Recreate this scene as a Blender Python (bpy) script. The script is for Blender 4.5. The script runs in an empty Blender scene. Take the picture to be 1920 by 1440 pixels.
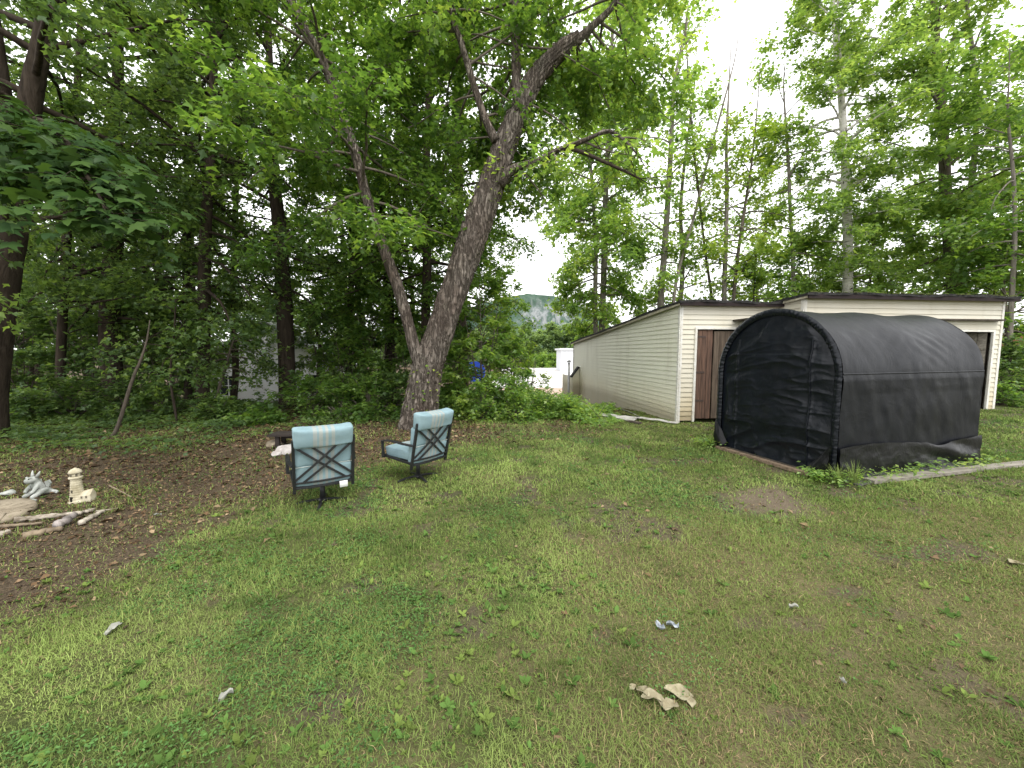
import bpy, bmesh, math, random
import numpy as np
from mathutils import Vector, Matrix

random.seed(7)
RNG = np.random.default_rng(11)
PI = math.pi
S = bpy.context.scene
COL = S.collection

# ------------------------------------------------------------------ camera
CAM_H = 1.75
FPX = 720.0                      # focal length in pixels of a 1920 wide frame
PITCH = math.atan(60.0 / FPX)
cam_d = bpy.data.cameras.new("camera")
cam = bpy.data.objects.new("camera", cam_d)
COL.objects.link(cam)
cam.location = (0, 0, CAM_H)
cam.rotation_euler = (PI / 2 - PITCH, 0, 0)
cam_d.sensor_width = 36.0
cam_d.lens = 36.0 * FPX / 1920.0
cam_d.clip_start = 0.05
cam_d.clip_end = 8000
S.camera = cam


def ray(px, py):
    a, b = (px - 960.0), (720.0 - py)
    c, s = math.cos(PITCH), math.sin(PITCH)
    return Vector((a, FPX * c + b * s, -FPX * s + b * c))


def at(px, py, Y):
    d = ray(px, py)
    k = Y / d.y
    return Vector((d.x * k, Y, CAM_H + d.z * k))


def gnd(px, py, z=0.0):
    d = ray(px, py)
    k = (z - CAM_H) / d.z
    return Vector((d.x * k, d.y * k, z))


# ------------------------------------------------------------------ noise
class VNoise:
    def __init__(self, seed):
        r = np.random.default_rng(seed)
        self.g = r.random((256, 256))

    def __call__(self, x, y):
        x = np.asarray(x, float); y = np.asarray(y, float)
        xi = np.floor(x).astype(int); yi = np.floor(y).astype(int)
        fx = x - xi; fy = y - yi
        fx = fx * fx * (3 - 2 * fx); fy = fy * fy * (3 - 2 * fy)
        g = self.g
        a = g[xi & 255, yi & 255]; b = g[(xi + 1) & 255, yi & 255]
        c = g[xi & 255, (yi + 1) & 255]; d = g[(xi + 1) & 255, (yi + 1) & 255]
        return (a * (1 - fx) + b * fx) * (1 - fy) + (c * (1 - fx) + d * fx) * fy

    def fbm(self, x, y, o=3):
        t = 0; amp = 0.5; n = 0
        for i in range(o):
            t = t + amp * self(np.asarray(x) * 2 ** i + 17.3 * i, np.asarray(y) * 2 ** i + 9.1 * i)
            n += amp; amp *= 0.5
        return t / n


N1, N2, N3, N4 = VNoise(1), VNoise(2), VNoise(3), VNoise(4)


def sstep(a, b, x):
    t = np.clip((np.asarray(x, float) - a) / (b - a), 0, 1)
    return t * t * (3 - 2 * t)


def terrain(x, y):
    x = np.asarray(x, float); y = np.asarray(y, float)
    edge = 10.3 + 1.7 * (1 - sstep(-6, -1, x))
    d = y - edge
    drop = -6.0 * sstep(0, 28, d)
    fade = 1 - sstep(6.5, 15, x) * (1 - sstep(30, 46, y)) * 0.93
    z = drop * fade
    z = z + 0.33 * sstep(6, 12.5, x) * sstep(5, 10, y) * (1 - sstep(28, 44, y))
    far = np.clip((np.hypot(x, y) - 400) / 2600, 0, 1)
    z = z * (1 - 0 * far)
    bump = (N1.fbm(x * 0.55, y * 0.55, 2) - 0.5) * 0.07 + (N2.fbm(x * 2.6, y * 2.6, 2) - 0.5) * 0.025
    return z + bump * (1 - sstep(9, 40, np.hypot(x, y)))


def tz(x, y):
    return float(terrain(x, y))


# ------------------------------------------------------------------ tagging
def tag(o, label=None, cat=None, group=None, kind=None):
    if label: o["label"] = label
    if cat: o["category"] = cat
    if group: o["group"] = group
    if kind: o["kind"] = kind
    return o


def empty(name, loc=(0, 0, 0), rz=0.0):
    o = bpy.data.objects.new(name, None)
    COL.objects.link(o)
    o.location = loc
    o.rotation_euler = (0, 0, rz)
    o.empty_display_size = 0.2
    return o


def thing(name, label, cat, loc=(0, 0, 0), rz=0.0, group=None):
    return tag(empty(name, loc, rz), label, cat, group)


# ------------------------------------------------------------------ mesh helpers
def link_mesh(name, me, mat=None, parent=None, smooth=False):
    if mat is not None:
        me.materials.append(mat)
    if smooth:
        me.polygons.foreach_set("use_smooth", np.ones(len(me.polygons), bool))
    o = bpy.data.objects.new(name, me)
    COL.objects.link(o)
    if parent is not None:
        o.parent = parent
    return o


def np_mesh(name, V, F, mat=None, parent=None, smooth=False, attrs=None, cols=None):
    """V (n,3), F (m,k) with a constant k."""
    V = np.ascontiguousarray(V, np.float32); F = np.ascontiguousarray(F, np.int32)
    me = bpy.data.meshes.new(name)
    n, (m, k) = len(V), F.shape
    me.vertices.add(n)
    me.vertices.foreach_set("co", V.ravel())
    me.loops.add(m * k)
    me.loops.foreach_set("vertex_index", F.ravel())
    me.polygons.add(m)
    me.polygons.foreach_set("loop_start", np.arange(0, m * k, k, dtype=np.int32))
    me.polygons.foreach_set("loop_total", np.full(m, k, np.int32))
    me.update(calc_edges=True)
    for an, av in (attrs or {}).items():
        a = me.attributes.new(an, "FLOAT", "POINT")
        a.data.foreach_set("value", np.ascontiguousarray(av, np.float32))
    for an, av in (cols or {}).items():
        a = me.attributes.new(an, "FLOAT_COLOR", "POINT")
        c = np.ones((n, 4), np.float32); c[:, :3] = av
        a.data.foreach_set("color", c.ravel())
    return link_mesh(name, me, mat, parent, smooth)


class MB:
    def __init__(self):
        self.v = []; self.f = []

    def add(self, vs, fs):
        o = len(self.v)
        self.v.extend([tuple(p) for p in vs])
        self.f.extend([tuple(i + o for i in f) for f in fs])
        return self

    def box(self, c, s, rot=None, taper=1.0):
        hx, hy, hz = s[0] / 2, s[1] / 2, s[2] / 2
        vs = []
        for z in (-1, 1):
            k = taper if z > 0 else 1.0
            for x, y in ((-1, -1), (1, -1), (1, 1), (-1, 1)):
                p = Vector((x * hx * k, y * hy * k, z * hz))
                if rot is not None:
                    p = rot @ p
                vs.append(p + Vector(c))
        self.add(vs, [(3, 2, 1, 0), (4, 5, 6, 7), (0, 1, 5, 4), (1, 2, 6, 5), (2, 3, 7, 6), (3, 0, 4, 7)])
        return self

    def bar(self, a, b, w, h, up=(0, 0, 1)):
        a, b = Vector(a), Vector(b)
        d = (b - a)
        L = d.length
        d.normalize()
        u = Vector(up)
        s = d.cross(u)
        if s.length < 1e-4:
            s = d.cross(Vector((1, 0, 0)))
        s.normalize()
        u = s.cross(d).normalized()
        R = Matrix((s, d, u)).transposed()
        return self.box((a + b) / 2, (w, L, h), R)

    def tube(self, pts, rad, n=8, cap=True, noise=0.0):
        pts = [Vector(p) for p in pts]
        if not hasattr(rad, "__len__"):
            rad = [rad] * len(pts)
        up = None
        rings = []
        for i, p in enumerate(pts):
            d = (pts[min(i + 1, len(pts) - 1)] - pts[max(i - 1, 0)])
            if d.length < 1e-9:
                d = Vector((0, 0, 1))
            d.normalize()
            if up is None:
                up = Vector((1, 0, 0)) if abs(d.x) < 0.8 else Vector((0, 1, 0))
            s = d.cross(up).normalized()
            up = s.cross(d).normalized()
            ring = []
            for k in range(n):
                a = 2 * PI * k / n
                r = rad[i] * (1 + (random.uniform(-noise, noise) if noise else 0))
                ring.append(p + (s * math.cos(a) + up * math.sin(a)) * r)
            rings.append(ring)
        vs = [q for r in rings for q in r]
        fs = []
        for i in range(len(pts) - 1):
            for k in range(n):
                k2 = (k + 1) % n
                fs.append((i * n + k, (i + 1) * n + k, (i + 1) * n + k2, i * n + k2))
        if cap:
            fs.append(tuple(range(n)))
            fs.append(tuple(reversed(range((len(pts) - 1) * n, len(pts) * n))))
        return self.add(vs, fs)

    def lathe(self, prof, n=20, c=(0, 0, 0)):
        vs = []
        for r, z in prof:
            for k in range(n):
                a = 2 * PI * k / n
                vs.append((c[0] + r * math.cos(a), c[1] + r * math.sin(a), c[2] + z))
        fs = []
        for i in range(len(prof) - 1):
            for k in range(n):
                k2 = (k + 1) % n
                fs.append((i * n + k, i * n + k2, (i + 1) * n + k2, (i + 1) * n + k))
        fs.append(tuple(reversed(range(n))))
        fs.append(tuple(range((len(prof) - 1) * n, len(prof) * n)))
        return self.add(vs, fs)

    def grid(self, fn, nu, nv, wrap=False):
        vs = [fn(i / nu, j / nv) for j in range(nv + 1) for i in range(nu + 1)]
        fs = []
        w = nu + 1
        for j in range(nv):
            for i in range(nu):
                fs.append((j * w + i, j * w + i + 1, (j + 1) * w + i + 1, (j + 1) * w + i))
        return self.add(vs, fs)

    def build(self, name, mat, parent=None, smooth=False, bevel=0.0, loc=None):
        me = bpy.data.meshes.new(name)
        me.from_pydata([tuple(p) for p in self.v], [], self.f)
        me.update()
        if bevel > 0:
            bm = bmesh.new(); bm.from_mesh(me)
            es = [e for e in bm.edges if len(e.link_faces) == 2 and e.calc_face_angle(0) > 0.5]
            bmesh.ops.bevel(bm, geom=es, offset=bevel, segments=2, affect="EDGES", profile=0.6)
            bm.to_mesh(me); bm.free()
        o = link_mesh(name, me, mat, parent, smooth)
        if loc is not None:
            o.location = loc
        return o


# ------------------------------------------------------------------ materials
def newmat(name):
    m = bpy.data.materials.new(name)
    m.use_nodes = True
    nt = m.node_tree
    nt.nodes.clear()
    return m, nt


def nd(nt, typ, **kw):
    n = nt.nodes.new(typ)
    for k, v in kw.items():
        if k.startswith("i_"):
            n.inputs[k[2:].replace("_", " ")].default_value = v
        else:
            setattr(n, k, v)
    return n


def ramp(nt, fac, stops, interp="LINEAR"):
    r = nt.nodes.new("ShaderNodeValToRGB")
    r.color_ramp.interpolation = interp
    e = r.color_ramp.elements
    while len(e) < len(stops):
        e.new(0.5)
    for el, (p, c) in zip(e, stops):
        el.position = p
        el.color = (c[0], c[1], c[2], 1)
    nt.links.new(fac, r.inputs[0])
    return r.outputs[0]


def noise(nt, scale=5, detail=4, rough=0.6, vec=None, dist=0.0):
    n = nt.nodes.new("ShaderNodeTexNoise")
    n.inputs["Scale"].default_value = scale
    n.inputs["Detail"].default_value = detail
    n.inputs["Roughness"].default_value = rough
    n.inputs["Distortion"].default_value = dist
    if vec is not None:
        nt.links.new(vec, n.inputs["Vector"])
    return n.outputs["Fac"]


def objvec(nt, scale=(1, 1, 1), kind="Object"):
    tc = nt.nodes.new("ShaderNodeTexCoord")
    mp = nt.nodes.new("ShaderNodeMapping")
    mp.inputs["Scale"].default_value = scale
    nt.links.new(tc.outputs[kind], mp.inputs["Vector"])
    return mp.outputs[0]


def mix(nt, fac, a, b, mode="MIX"):
    n = nt.nodes.new("ShaderNodeMix")
    n.data_type = "RGBA"
    n.blend_type = mode
    if isinstance(fac, (int, float)):
        n.inputs[0].default_value = fac
    else:
        nt.links.new(fac, n.inputs[0])
    for sock, v in ((n.inputs[6], a), (n.inputs[7], b)):
        if isinstance(v, (tuple, list)):
            sock.default_value = (v[0], v[1], v[2], 1)
        else:
            nt.links.new(v, sock)
    return n.outputs[2]


def math_(nt, op, a, b=0.0):
    n = nt.nodes.new("ShaderNodeMath")
    n.operation = op
    for i, v in enumerate((a, b)):
        if isinstance(v, (int, float)):
            n.inputs[i].default_value = v
        else:
            nt.links.new(v, n.inputs[i])
    return n.outputs[0]


def principled(nt, color, rough=0.8, spec=0.3, metal=0.0, bump=None, bump_s=0.3, bump_d=0.02):
    p = nt.nodes.new("ShaderNodeBsdfPrincipled")
    if isinstance(color, (tuple, list)):
        p.inputs["Base Color"].default_value = (color[0], color[1], color[2], 1)
    else:
        nt.links.new(color, p.inputs["Base Color"])
    if isinstance(rough, (int, float)):
        p.inputs["Roughness"].default_value = rough
    else:
        nt.links.new(rough, p.inputs["Roughness"])
    p.inputs["Specular IOR Level"].default_value = spec
    p.inputs["Metallic"].default_value = metal
    if bump is not None:
        b = nt.nodes.new("ShaderNodeBump")
        b.inputs["Strength"].default_value = bump_s
        b.inputs["Distance"].default_value = bump_d
        nt.links.new(bump, b.inputs["Height"])
        nt.links.new(b.outputs[0], p.inputs["Normal"])
    o = nt.nodes.new("ShaderNodeOutputMaterial")
    nt.links.new(p.outputs[0], o.inputs[0])
    return p


def mat_simple(name, c1, c2=None, scale=8, rough=0.8, spec=0.3, metal=0.0, stretch=(1, 1, 1), bump=0.3, dist=0.01, lo=0.35, hi=0.65):
    m, nt = newmat(name)
    v = objvec(nt, stretch)
    f = noise(nt, scale, 5, 0.62, v)
    c2 = c2 or tuple(x * 0.7 for x in c1)
    col = ramp(nt, f, [(lo, c2), (hi, c1)])
    principled(nt, col, rough, spec, metal, f, bump, dist)
    return m


def mat_bark(name, dark, light, scale=1.0, bump=0.8, moss=None):
    m, nt = newmat(name)
    v = objvec(nt, (14 * scale, 14 * scale, 2.2 * scale))
    f = noise(nt, 1.0, 6, 0.65, v, 0.6)
    v2 = objvec(nt, (1.3, 1.3, 0.7))
    g = noise(nt, 1.2, 3, 0.6, v2)
    col = ramp(nt, f, [(0.32, dark), (0.62, light)])
    col = mix(nt, ramp(nt, g, [(0.4, (0, 0, 0)), (0.7, (1, 1, 1))]), col, tuple(x * 0.62 for x in light))
    if moss:
        h = noise(nt, 2.5, 4, 0.7, objvec(nt, (1, 1, 1)))
        col = mix(nt, ramp(nt, h, [(0.55, (0, 0, 0)), (0.68, (1, 1, 1))]), col, moss)
    principled(nt, col, 0.95, 0.1, 0, f, bump, 0.03)
    return m


def mat_leaf(name, dark, mid, light, trans=0.45, tcol=None, gloss=0.035):
    m, nt = newmat(name)
    a = nd(nt, "ShaderNodeAttribute", attribute_name="rnd")
    b = nd(nt, "ShaderNodeAttribute", attribute_name="clump")
    s = math_(nt, "ADD", math_(nt, "MULTIPLY", a.outputs["Fac"], 0.5), math_(nt, "MULTIPLY", b.outputs["Fac"], 0.5))
    col = ramp(nt, s, [(0.15, dark), (0.5, mid), (0.85, light)])
    d = nd(nt, "ShaderNodeBsdfDiffuse")
    nt.links.new(col, d.inputs[0])
    t = nd(nt, "ShaderNodeBsdfTranslucent")
    tc = mix(nt, 1.0, col, tcol or (1.5, 1.45, 0.75), "MULTIPLY")
    nt.links.new(tc, t.inputs[0])
    ms = nd(nt, "ShaderNodeMixShader")
    ms.inputs[0].default_value = trans
    nt.links.new(d.outputs[0], ms.inputs[1]); nt.links.new(t.outputs[0], ms.inputs[2])
    g = nd(nt, "ShaderNodeBsdfGlossy")
    g.inputs["Roughness"].default_value = 0.42
    g.inputs[0].default_value = (0.8, 0.85, 0.8, 1)
    m2 = nd(nt, "ShaderNodeMixShader")
    m2.inputs[0].default_value = gloss
    nt.links.new(ms.outputs[0], m2.inputs[1]); nt.links.new(g.outputs[0], m2.inputs[2])
    o = nd(nt, "ShaderNodeOutputMaterial")
    nt.links.new(m2.outputs[0], o.inputs[0])
    return m


def mat_attr(name, trans=0.25, rough=0.8):
    """diffuse + translucent material coloured by a stored colour attribute (blades, chips)"""
    m, nt = newmat(name)
    a = nd(nt, "ShaderNodeAttribute", attribute_name="col")
    d = nd(nt, "ShaderNodeBsdfDiffuse")
    t = nd(nt, "ShaderNodeBsdfTranslucent")
    nt.links.new(a.outputs["Color"], d.inputs[0]); nt.links.new(a.outputs["Color"], t.inputs[0])
    ms = nd(nt, "ShaderNodeMixShader")
    ms.inputs[0].default_value = trans
    nt.links.new(d.outputs[0], ms.inputs[1]); nt.links.new(t.outputs[0], ms.inputs[2])
    o = nd(nt, "ShaderNodeOutputMaterial")
    nt.links.new(ms.outputs[0], o.inputs[0])
    return m


def mat_bark_old(name):
    """old silver maple bark: long plates parted by dark wandering cracks"""
    m, nt = newmat(name)
    def ridged(vec, dist):
        f = noise(nt, 1.0, 5, 0.62, vec, dist)
        return math_(nt, "SUBTRACT", 1.0, math_(nt, "MULTIPLY", math_(nt, "ABSOLUTE", math_(nt, "SUBTRACT", f, 0.5)), 5.0)), f
    r1, f1 = ridged(objvec(nt, (11, 11, 1.9)), 0.9)
    r2, f2 = ridged(objvec(nt, (26, 26, 5.5)), 0.5)
    g = noise(nt, 1.0, 4, 0.6, objvec(nt, (1.6, 1.6, 0.9)))
    plate = ramp(nt, f2, [(0.30, (0.16, 0.137, 0.116)), (0.55, (0.27, 0.235, 0.200)), (0.75, (0.37, 0.325, 0.28))])
    plate = mix(nt, ramp(nt, g, [(0.42, (0, 0, 0)), (0.66, (0.8, 0.8, 0.8))]), plate, (0.165, 0.120, 0.100))
    moss = noise(nt, 1.0, 5, 0.7, objvec(nt, (3, 3, 1.5)))
    plate = mix(nt, ramp(nt, moss, [(0.56, (0, 0, 0)), (0.70, (0.6, 0.6, 0.6))]), plate, (0.085, 0.095, 0.050))
    k1 = ramp(nt, r1, [(0.60, (0, 0, 0)), (0.97, (0.85, 0.85, 0.85))]); k2 = ramp(nt, r2, [(0.75, (0, 0, 0)), (1.0, (0.5, 0.5, 0.5))])
    col = mix(nt, k2, plate, (0.085, 0.068, 0.056))
    col = mix(nt, k1, col, (0.060, 0.048, 0.039))
    h = math_(nt, "SUBTRACT", math_(nt, "MULTIPLY", f2, 0.5), math_(nt, "ADD", math_(nt, "MULTIPLY", k1, 0.8), math_(nt, "MULTIPLY", k2, 0.4)))
    principled(nt, col, 0.95, 0.1, 0, h, 1.0, 0.04)
    return m


BARK_MAIN = mat_bark_old("bark_main")
BARK_UNUSED = lambda: mat_bark("bark_main", (0.030, 0.023, 0.018), (0.26, 0.21, 0.172), 1.7, 1.0, (0.085, 0.085, 0.05))
BARK_DARK = mat_bark("bark_dark", (0.018, 0.014, 0.011), (0.075, 0.058, 0.045), 1.0, 0.8)
BARK_GREY = mat_bark("bark_grey", (0.06, 0.05, 0.04), (0.20, 0.17, 0.14), 1.2, 0.6)
BARK_PALE = mat_bark("bark_pale", (0.055, 0.046, 0.037), (0.15, 0.125, 0.10), 1.5, 0.4)


def mat_birch(name):
    m, nt = newmat(name)
    f = noise(nt, 1.0, 4, 0.7, objvec(nt, (3, 3, 16)))
    g = noise(nt, 1.0, 3, 0.6, objvec(nt, (4, 4, 2.2)))
    col = ramp(nt, f, [(0.36, (0.12, 0.10, 0.09)), (0.43, (0.52, 0.49, 0.45)), (0.7, (0.66, 0.63, 0.58))])
    col = mix(nt, ramp(nt, g, [(0.6, (0, 0, 0)), (0.66, (1, 1, 1))]), col, (0.07, 0.06, 0.05))
    principled(nt, col, 0.8, 0.2, 0, f, 0.3, 0.01)
    return m


BIRCH = mat_birch("bark_birch")

LEAF_MAPLE_DARK = mat_leaf("leaf_woodland", (0.066, 0.118, 0.044), (0.116, 0.198, 0.064), (0.20, 0.295, 0.080), 0.56)  # leaf colour raised in place of a veiling haze over the wood
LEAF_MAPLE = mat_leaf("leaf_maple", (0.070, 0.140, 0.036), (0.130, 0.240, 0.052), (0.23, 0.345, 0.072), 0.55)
LEAF_BRIGHT = mat_leaf("leaf_bright", (0.13, 0.23, 0.065), (0.22, 0.36, 0.09), (0.36, 0.47, 0.12), 0.62)  # paled to carry haze over the trees behind the shed; shrubs share it
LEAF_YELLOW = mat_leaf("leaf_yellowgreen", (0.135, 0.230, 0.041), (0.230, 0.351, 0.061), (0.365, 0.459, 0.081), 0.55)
LEAF_BIRCH = mat_leaf("leaf_birch", (0.135, 0.225, 0.075), (0.225, 0.35, 0.10), (0.35, 0.46, 0.14), 0.62)  # greens lightened and greyed to imitate haze in front of these trees
LEAF_NEAR = mat_leaf("leaf_near_maple", (0.024, 0.054, 0.016), (0.036, 0.076, 0.020), (0.061, 0.112, 0.026), 0.35, gloss=0.012)  # colour darkened to stand in for shade of the canopy overhead
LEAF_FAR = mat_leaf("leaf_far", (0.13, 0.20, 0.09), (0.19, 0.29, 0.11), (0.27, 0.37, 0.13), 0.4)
GRASS_M = mat_attr("grass_blade", 0.3)
LITTER_M = mat_attr("litter_chip", 0.08)
WEED_M = mat_attr("weed_leaf", 0.3)

# ------------------------------------------------------------------ ground masks (world space)
from_px = lambda L: np.array([[*gnd(x, y)[:2]] for x, y in L])
LITTER_POLY = from_px([(-700, 1230), (-100, 1195), (60, 1165), (210, 1120), (330, 1030), (430, 965), (520, 925), (640, 900), (720, 866), (790, 838), (900, 832), (1020, 826), (1150, 806), (1130, 786), (860, 782), (600, 776), (300, 770), (0, 768), (-600, 770)])
DIRT_POLY = from_px([(1370, 915), (1450, 905), (1520, 935), (1545, 962), (1490, 975), (1420, 958), (1360, 940)])
THATCH_POLY = from_px([(1000, 990), (1250, 940), (1560, 985), (1760, 940), (2100, 950), (2300, 1200), (2300, 1700), (1150, 1700), (1080, 1300), (1100, 1120)])


def in_poly(poly, x, y):
    inside = np.zeros(x.shape, bool)
    n = len(poly)
    for i in range(n):
        x1, y1 = poly[i]; x2, y2 = poly[(i + 1) % n]
        c = (y1 > y) != (y2 > y)
        xi = (x2 - x1) * (y - y1) / (y2 - y1 + 1e-12) + x1
        inside ^= c & (x < xi)
    return inside


def soft_mask(poly, x, y, jit, seed=0):
    """raggedy soft mask: the polygon tested at a few noise shifted places"""
    x = np.asarray(x, float); y = np.asarray(y, float)
    t = np.zeros(x.shape)
    K = 8
    for k in range(K):
        a = 2 * PI * k / K
        q = jit * (0.5 + 0.6 * (k % 3) / 2)
        sx = x + math.cos(a) * q + (N3.fbm(x * 1.4 + seed, y * 1.4, 3) - 0.5) * 1.5 * jit
        sy = y + math.sin(a) * q + (N4.fbm(x * 1.4, y * 1.4 + seed, 3) - 0.5) * 1.5 * jit
        t += in_poly(poly, sx, sy)
    return t / K


def bare_spots(x, y):
    """small worn holes in the turf"""
    f = N1.fbm(np.asarray(x) * 2.1 + 31.7, np.asarray(y) * 2.1 + 12.3, 3) + 0.18 * (N4.fbm(np.asarray(x) * 8, np.asarray(y) * 8, 2) - 0.5)
    return 0.85 * sstep(0.625, 0.70, f)


def masks(x, y):
    lit = soft_mask(LITTER_POLY, x, y, 0.42)
    woods = sstep(9.0, 11.0, y + 0.25 * np.minimum(0, x + 2) * -1 * 0) * (1 - sstep(2.5, 4.0, x))
    lit = np.maximum(lit, woods)
    lit = lit * (1 - 0.5 * sstep(-1.2, 0.2, x))
    dirt = soft_mask(DIRT_POLY, x, y, 0.22, 5)
    th = soft_mask(THATCH_POLY, x, y, 0.5, 9)
    return lit, dirt, th


# ------------------------------------------------------------------ world and sun
w = bpy.data.worlds.new("World")
S.world = w
w.use_nodes = True
nt = w.node_tree
nt.nodes.clear()
SUN_EL, SUN_ROT = math.radians(58), math.radians(150)
sky = nd(nt, "ShaderNodeTexSky")
sky.sky_type = "NISHITA"
sky.sun_disc = False
sky.sun_elevation = SUN_EL
sky.sun_rotation = SUN_ROT
sky.air_density = 1.0
sky.dust_density = 6.0
sky.ozone_density = 1.0
hs = nd(nt, "ShaderNodeHueSaturation")
hs.inputs["Saturation"].default_value = 0.12
hs.inputs["Value"].default_value = 1.0
bg = nd(nt, "ShaderNodeBackground")
bg.inputs["Strength"].default_value = 0.15
# a thin veil of even cloud over the clear sky
veil = mix(nt, 0.62, hs.outputs[0], (23.0, 23.1, 23.3))
wo = nd(nt, "ShaderNodeOutputWorld")
nt.links.new(sky.outputs[0], hs.inputs["Color"])
nt.links.new(veil, bg.inputs[0])
nt.links.new(bg.outputs[0], wo.inputs[0])
sd = bpy.data.lights.new("sun", "SUN")
sd.energy = 1.8
sd.angle = math.radians(24)
sd.color = (1.0, 0.96, 0.88)
sun = bpy.data.objects.new("sun", sd)
COL.objects.link(sun)
# direction towards the sun (behind the viewer and to the right)
sdir = Vector((math.sin(SUN_ROT) * math.cos(SUN_EL), math.cos(SUN_ROT) * math.cos(SUN_EL), math.sin(SUN_EL)))
sun.rotation_euler = sdir.to_track_quat("Z", "Y").to_euler()
sun.location = (4, -6, 20)

S.view_settings.view_transform = "Standard"
S.view_settings.look = "None"
S.view_settings.exposure = 0
S.view_settings.gamma = 1
S.render.engine = "CYCLES"
S.cycles.max_bounces = 6
S.cycles.diffuse_bounces = 4
S.cycles.transmission_bounces = 4
S.cycles.glossy_bounces = 3
S.cycles.caustics_reflective = False
S.cycles.caustics_refractive = False
S.cycles.use_denoising = True
S.cycles.denoising_input_passes = "RGB_ALBEDO_NORMAL"
S.cycles.denoising_prefilter = "ACCURATE"
S.cycles.filter_width = 1.5
S.cycles.denoiser = "OPENIMAGEDENOISE"

# ------------------------------------------------------------------ ground
def axis(segs):
    out = []
    for a, b, st in segs:
        out.extend(np.arange(a, b, st).tolist())
    out.append(segs[-1][1])
    return np.array(out)


gx = axis([(-3500, -400, 400), (-400, -60, 40), (-60, -16, 2), (-16, 16, 0.11), (16, 60, 2), (60, 400, 40), (400, 3500, 400)])
gy = axis([(-60, -4, 8), (-4, 0.6, 0.5), (0.6, 14, 0.11), (14, 46, 0.7), (46, 200, 8), (200, 600, 50), (600, 3600, 300)])
X, Y = np.meshgrid(gx, gy)
Z = terrain(X, Y)
lit, dirt, th = masks(X, Y)
nx, ny = len(gx), len(gy)
ii, jj = np.meshgrid(np.arange(nx - 1), np.arange(ny - 1))
a0 = (jj * nx + ii).ravel()
Fq = np.stack([a0, a0 + 1, a0 + nx + 1, a0 + nx], 1)


def mat_ground():
    m, nt = newmat("ground_soil")
    v = objvec(nt, (1, 1, 1))
    f = noise(nt, 9, 6, 0.7, v)
    f2 = noise(nt, 60, 4, 0.7, v)
    f3 = noise(nt, 1.1, 4, 0.6, v)
    base = ramp(nt, f, [(0.3, (0.075, 0.068, 0.036)), (0.5, (0.135, 0.122, 0.058)), (0.7, (0.20, 0.17, 0.09))])
    green = ramp(nt, f2, [(0.3, (0.030, 0.045, 0.014)), (0.7, (0.085, 0.115, 0.032))])
    base = mix(nt, ramp(nt, f3, [(0.38, (0, 0, 0)), (0.62, (0.85, 0.85, 0.85))]), base, green)
    litc = ramp(nt, f2, [(0.28, (0.030, 0.023, 0.015)), (0.5, (0.092, 0.069, 0.045)), (0.72, (0.20, 0.15, 0.10))])
    dirtc = ramp(nt, f2, [(0.3, (0.115, 0.09, 0.062)), (0.7, (0.20, 0.16, 0.115))])
    al = nd(nt, "ShaderNodeAttribute", attribute_name="litter")
    ad = nd(nt, "ShaderNodeAttribute", attribute_name="dirt")
    ath = nd(nt, "ShaderNodeAttribute", attribute_name="thatch")
    thc = ramp(nt, f2, [(0.3, (0.11, 0.088, 0.045)), (0.7, (0.23, 0.185, 0.10))])
    c = mix(nt, math_(nt, "MULTIPLY", ath.outputs["Fac"], 0.5), base, thc)
    ab = nd(nt, "ShaderNodeAttribute", attribute_name="bare")
    barec = ramp(nt, f2, [(0.3, (0.055, 0.043, 0.034)), (0.55, (0.11, 0.085, 0.068)), (0.75, (0.19, 0.15, 0.115))])
    c = mix(nt, math_(nt, "MULTIPLY", ab.outputs["Fac"], 0.7), c, barec)
    c = mix(nt, al.outputs["Fac"], c, litc)
    c = mix(nt, ad.outputs["Fac"], c, dirtc)
    principled(nt, c, 0.95, 0.1, 0, f2, 0.9, 0.03)
    return m


g = np_mesh("ground", np.stack([X.ravel(), Y.ravel(), Z.ravel()], 1), Fq, mat_ground(), None, True,
            attrs={"litter": lit.ravel(), "dirt": dirt.ravel(), "thatch": th.ravel(), "bare": bare_spots(X, Y).ravel()})
tag(g, "grassy yard with brown leaf litter falling away behind the trees", None, None, "structure")


# ------------------------------------------------------------------ grass
def unit(a):
    return a / (np.linalg.norm(a, axis=-1, keepdims=True) + 1e-9)


def on_shelter(x, y):
    ux, uy = (x - SH_O[0]), (y - SH_O[1])
    a = ux * SH_U[0] + uy * SH_U[1]; b = -ux * SH_U[1] + uy * SH_U[0]
    return (a > -0.03) & (a < 3.2) & (b > -0.02) & (b < 2.16)


SH_O = gnd(1566, 903)
_fl = gnd(1342, 838); _br = gnd(1838, 869)
_a = math.atan2(_br.y - SH_O.y, _br.x - SH_O.x); _b = math.atan2(_fl.y - SH_O.y, _fl.x - SH_O.x) - PI / 2
SH_ROT = 0.5 * _a + 0.5 * _b
SH_U = (math.cos(SH_ROT), math.sin(SH_ROT))
SHED_ROT = math.atan2(0.109, 0.994)
SHED_O = gnd(1272, 793)
print("shelter", SH_O, math.degrees(SH_ROT), (_br - SH_O).length, (_fl - SH_O).length, "shed", SHED_O)


def in_shed(x, y):
    ux, uy = x - SHED_O[0], y - SHED_O[1]
    c, s = math.cos(SHED_ROT), math.sin(SHED_ROT)
    a = ux * c + uy * s; b = -ux * s + uy * c
    return (a > -0.05) & (b > np.where(a > 2.9, -0.75, -0.03))


def scatter(n_per_m2, x0, x1, y0, y1, rng):
    n = int((x1 - x0) * (y1 - y0) * n_per_m2)
    return rng.uniform(x0, x1, n), rng.uniform(y0, y1, n)


def in_view(x, y, m=0.5):
    return (np.abs(x) < 1.36 * y + m)


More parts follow.
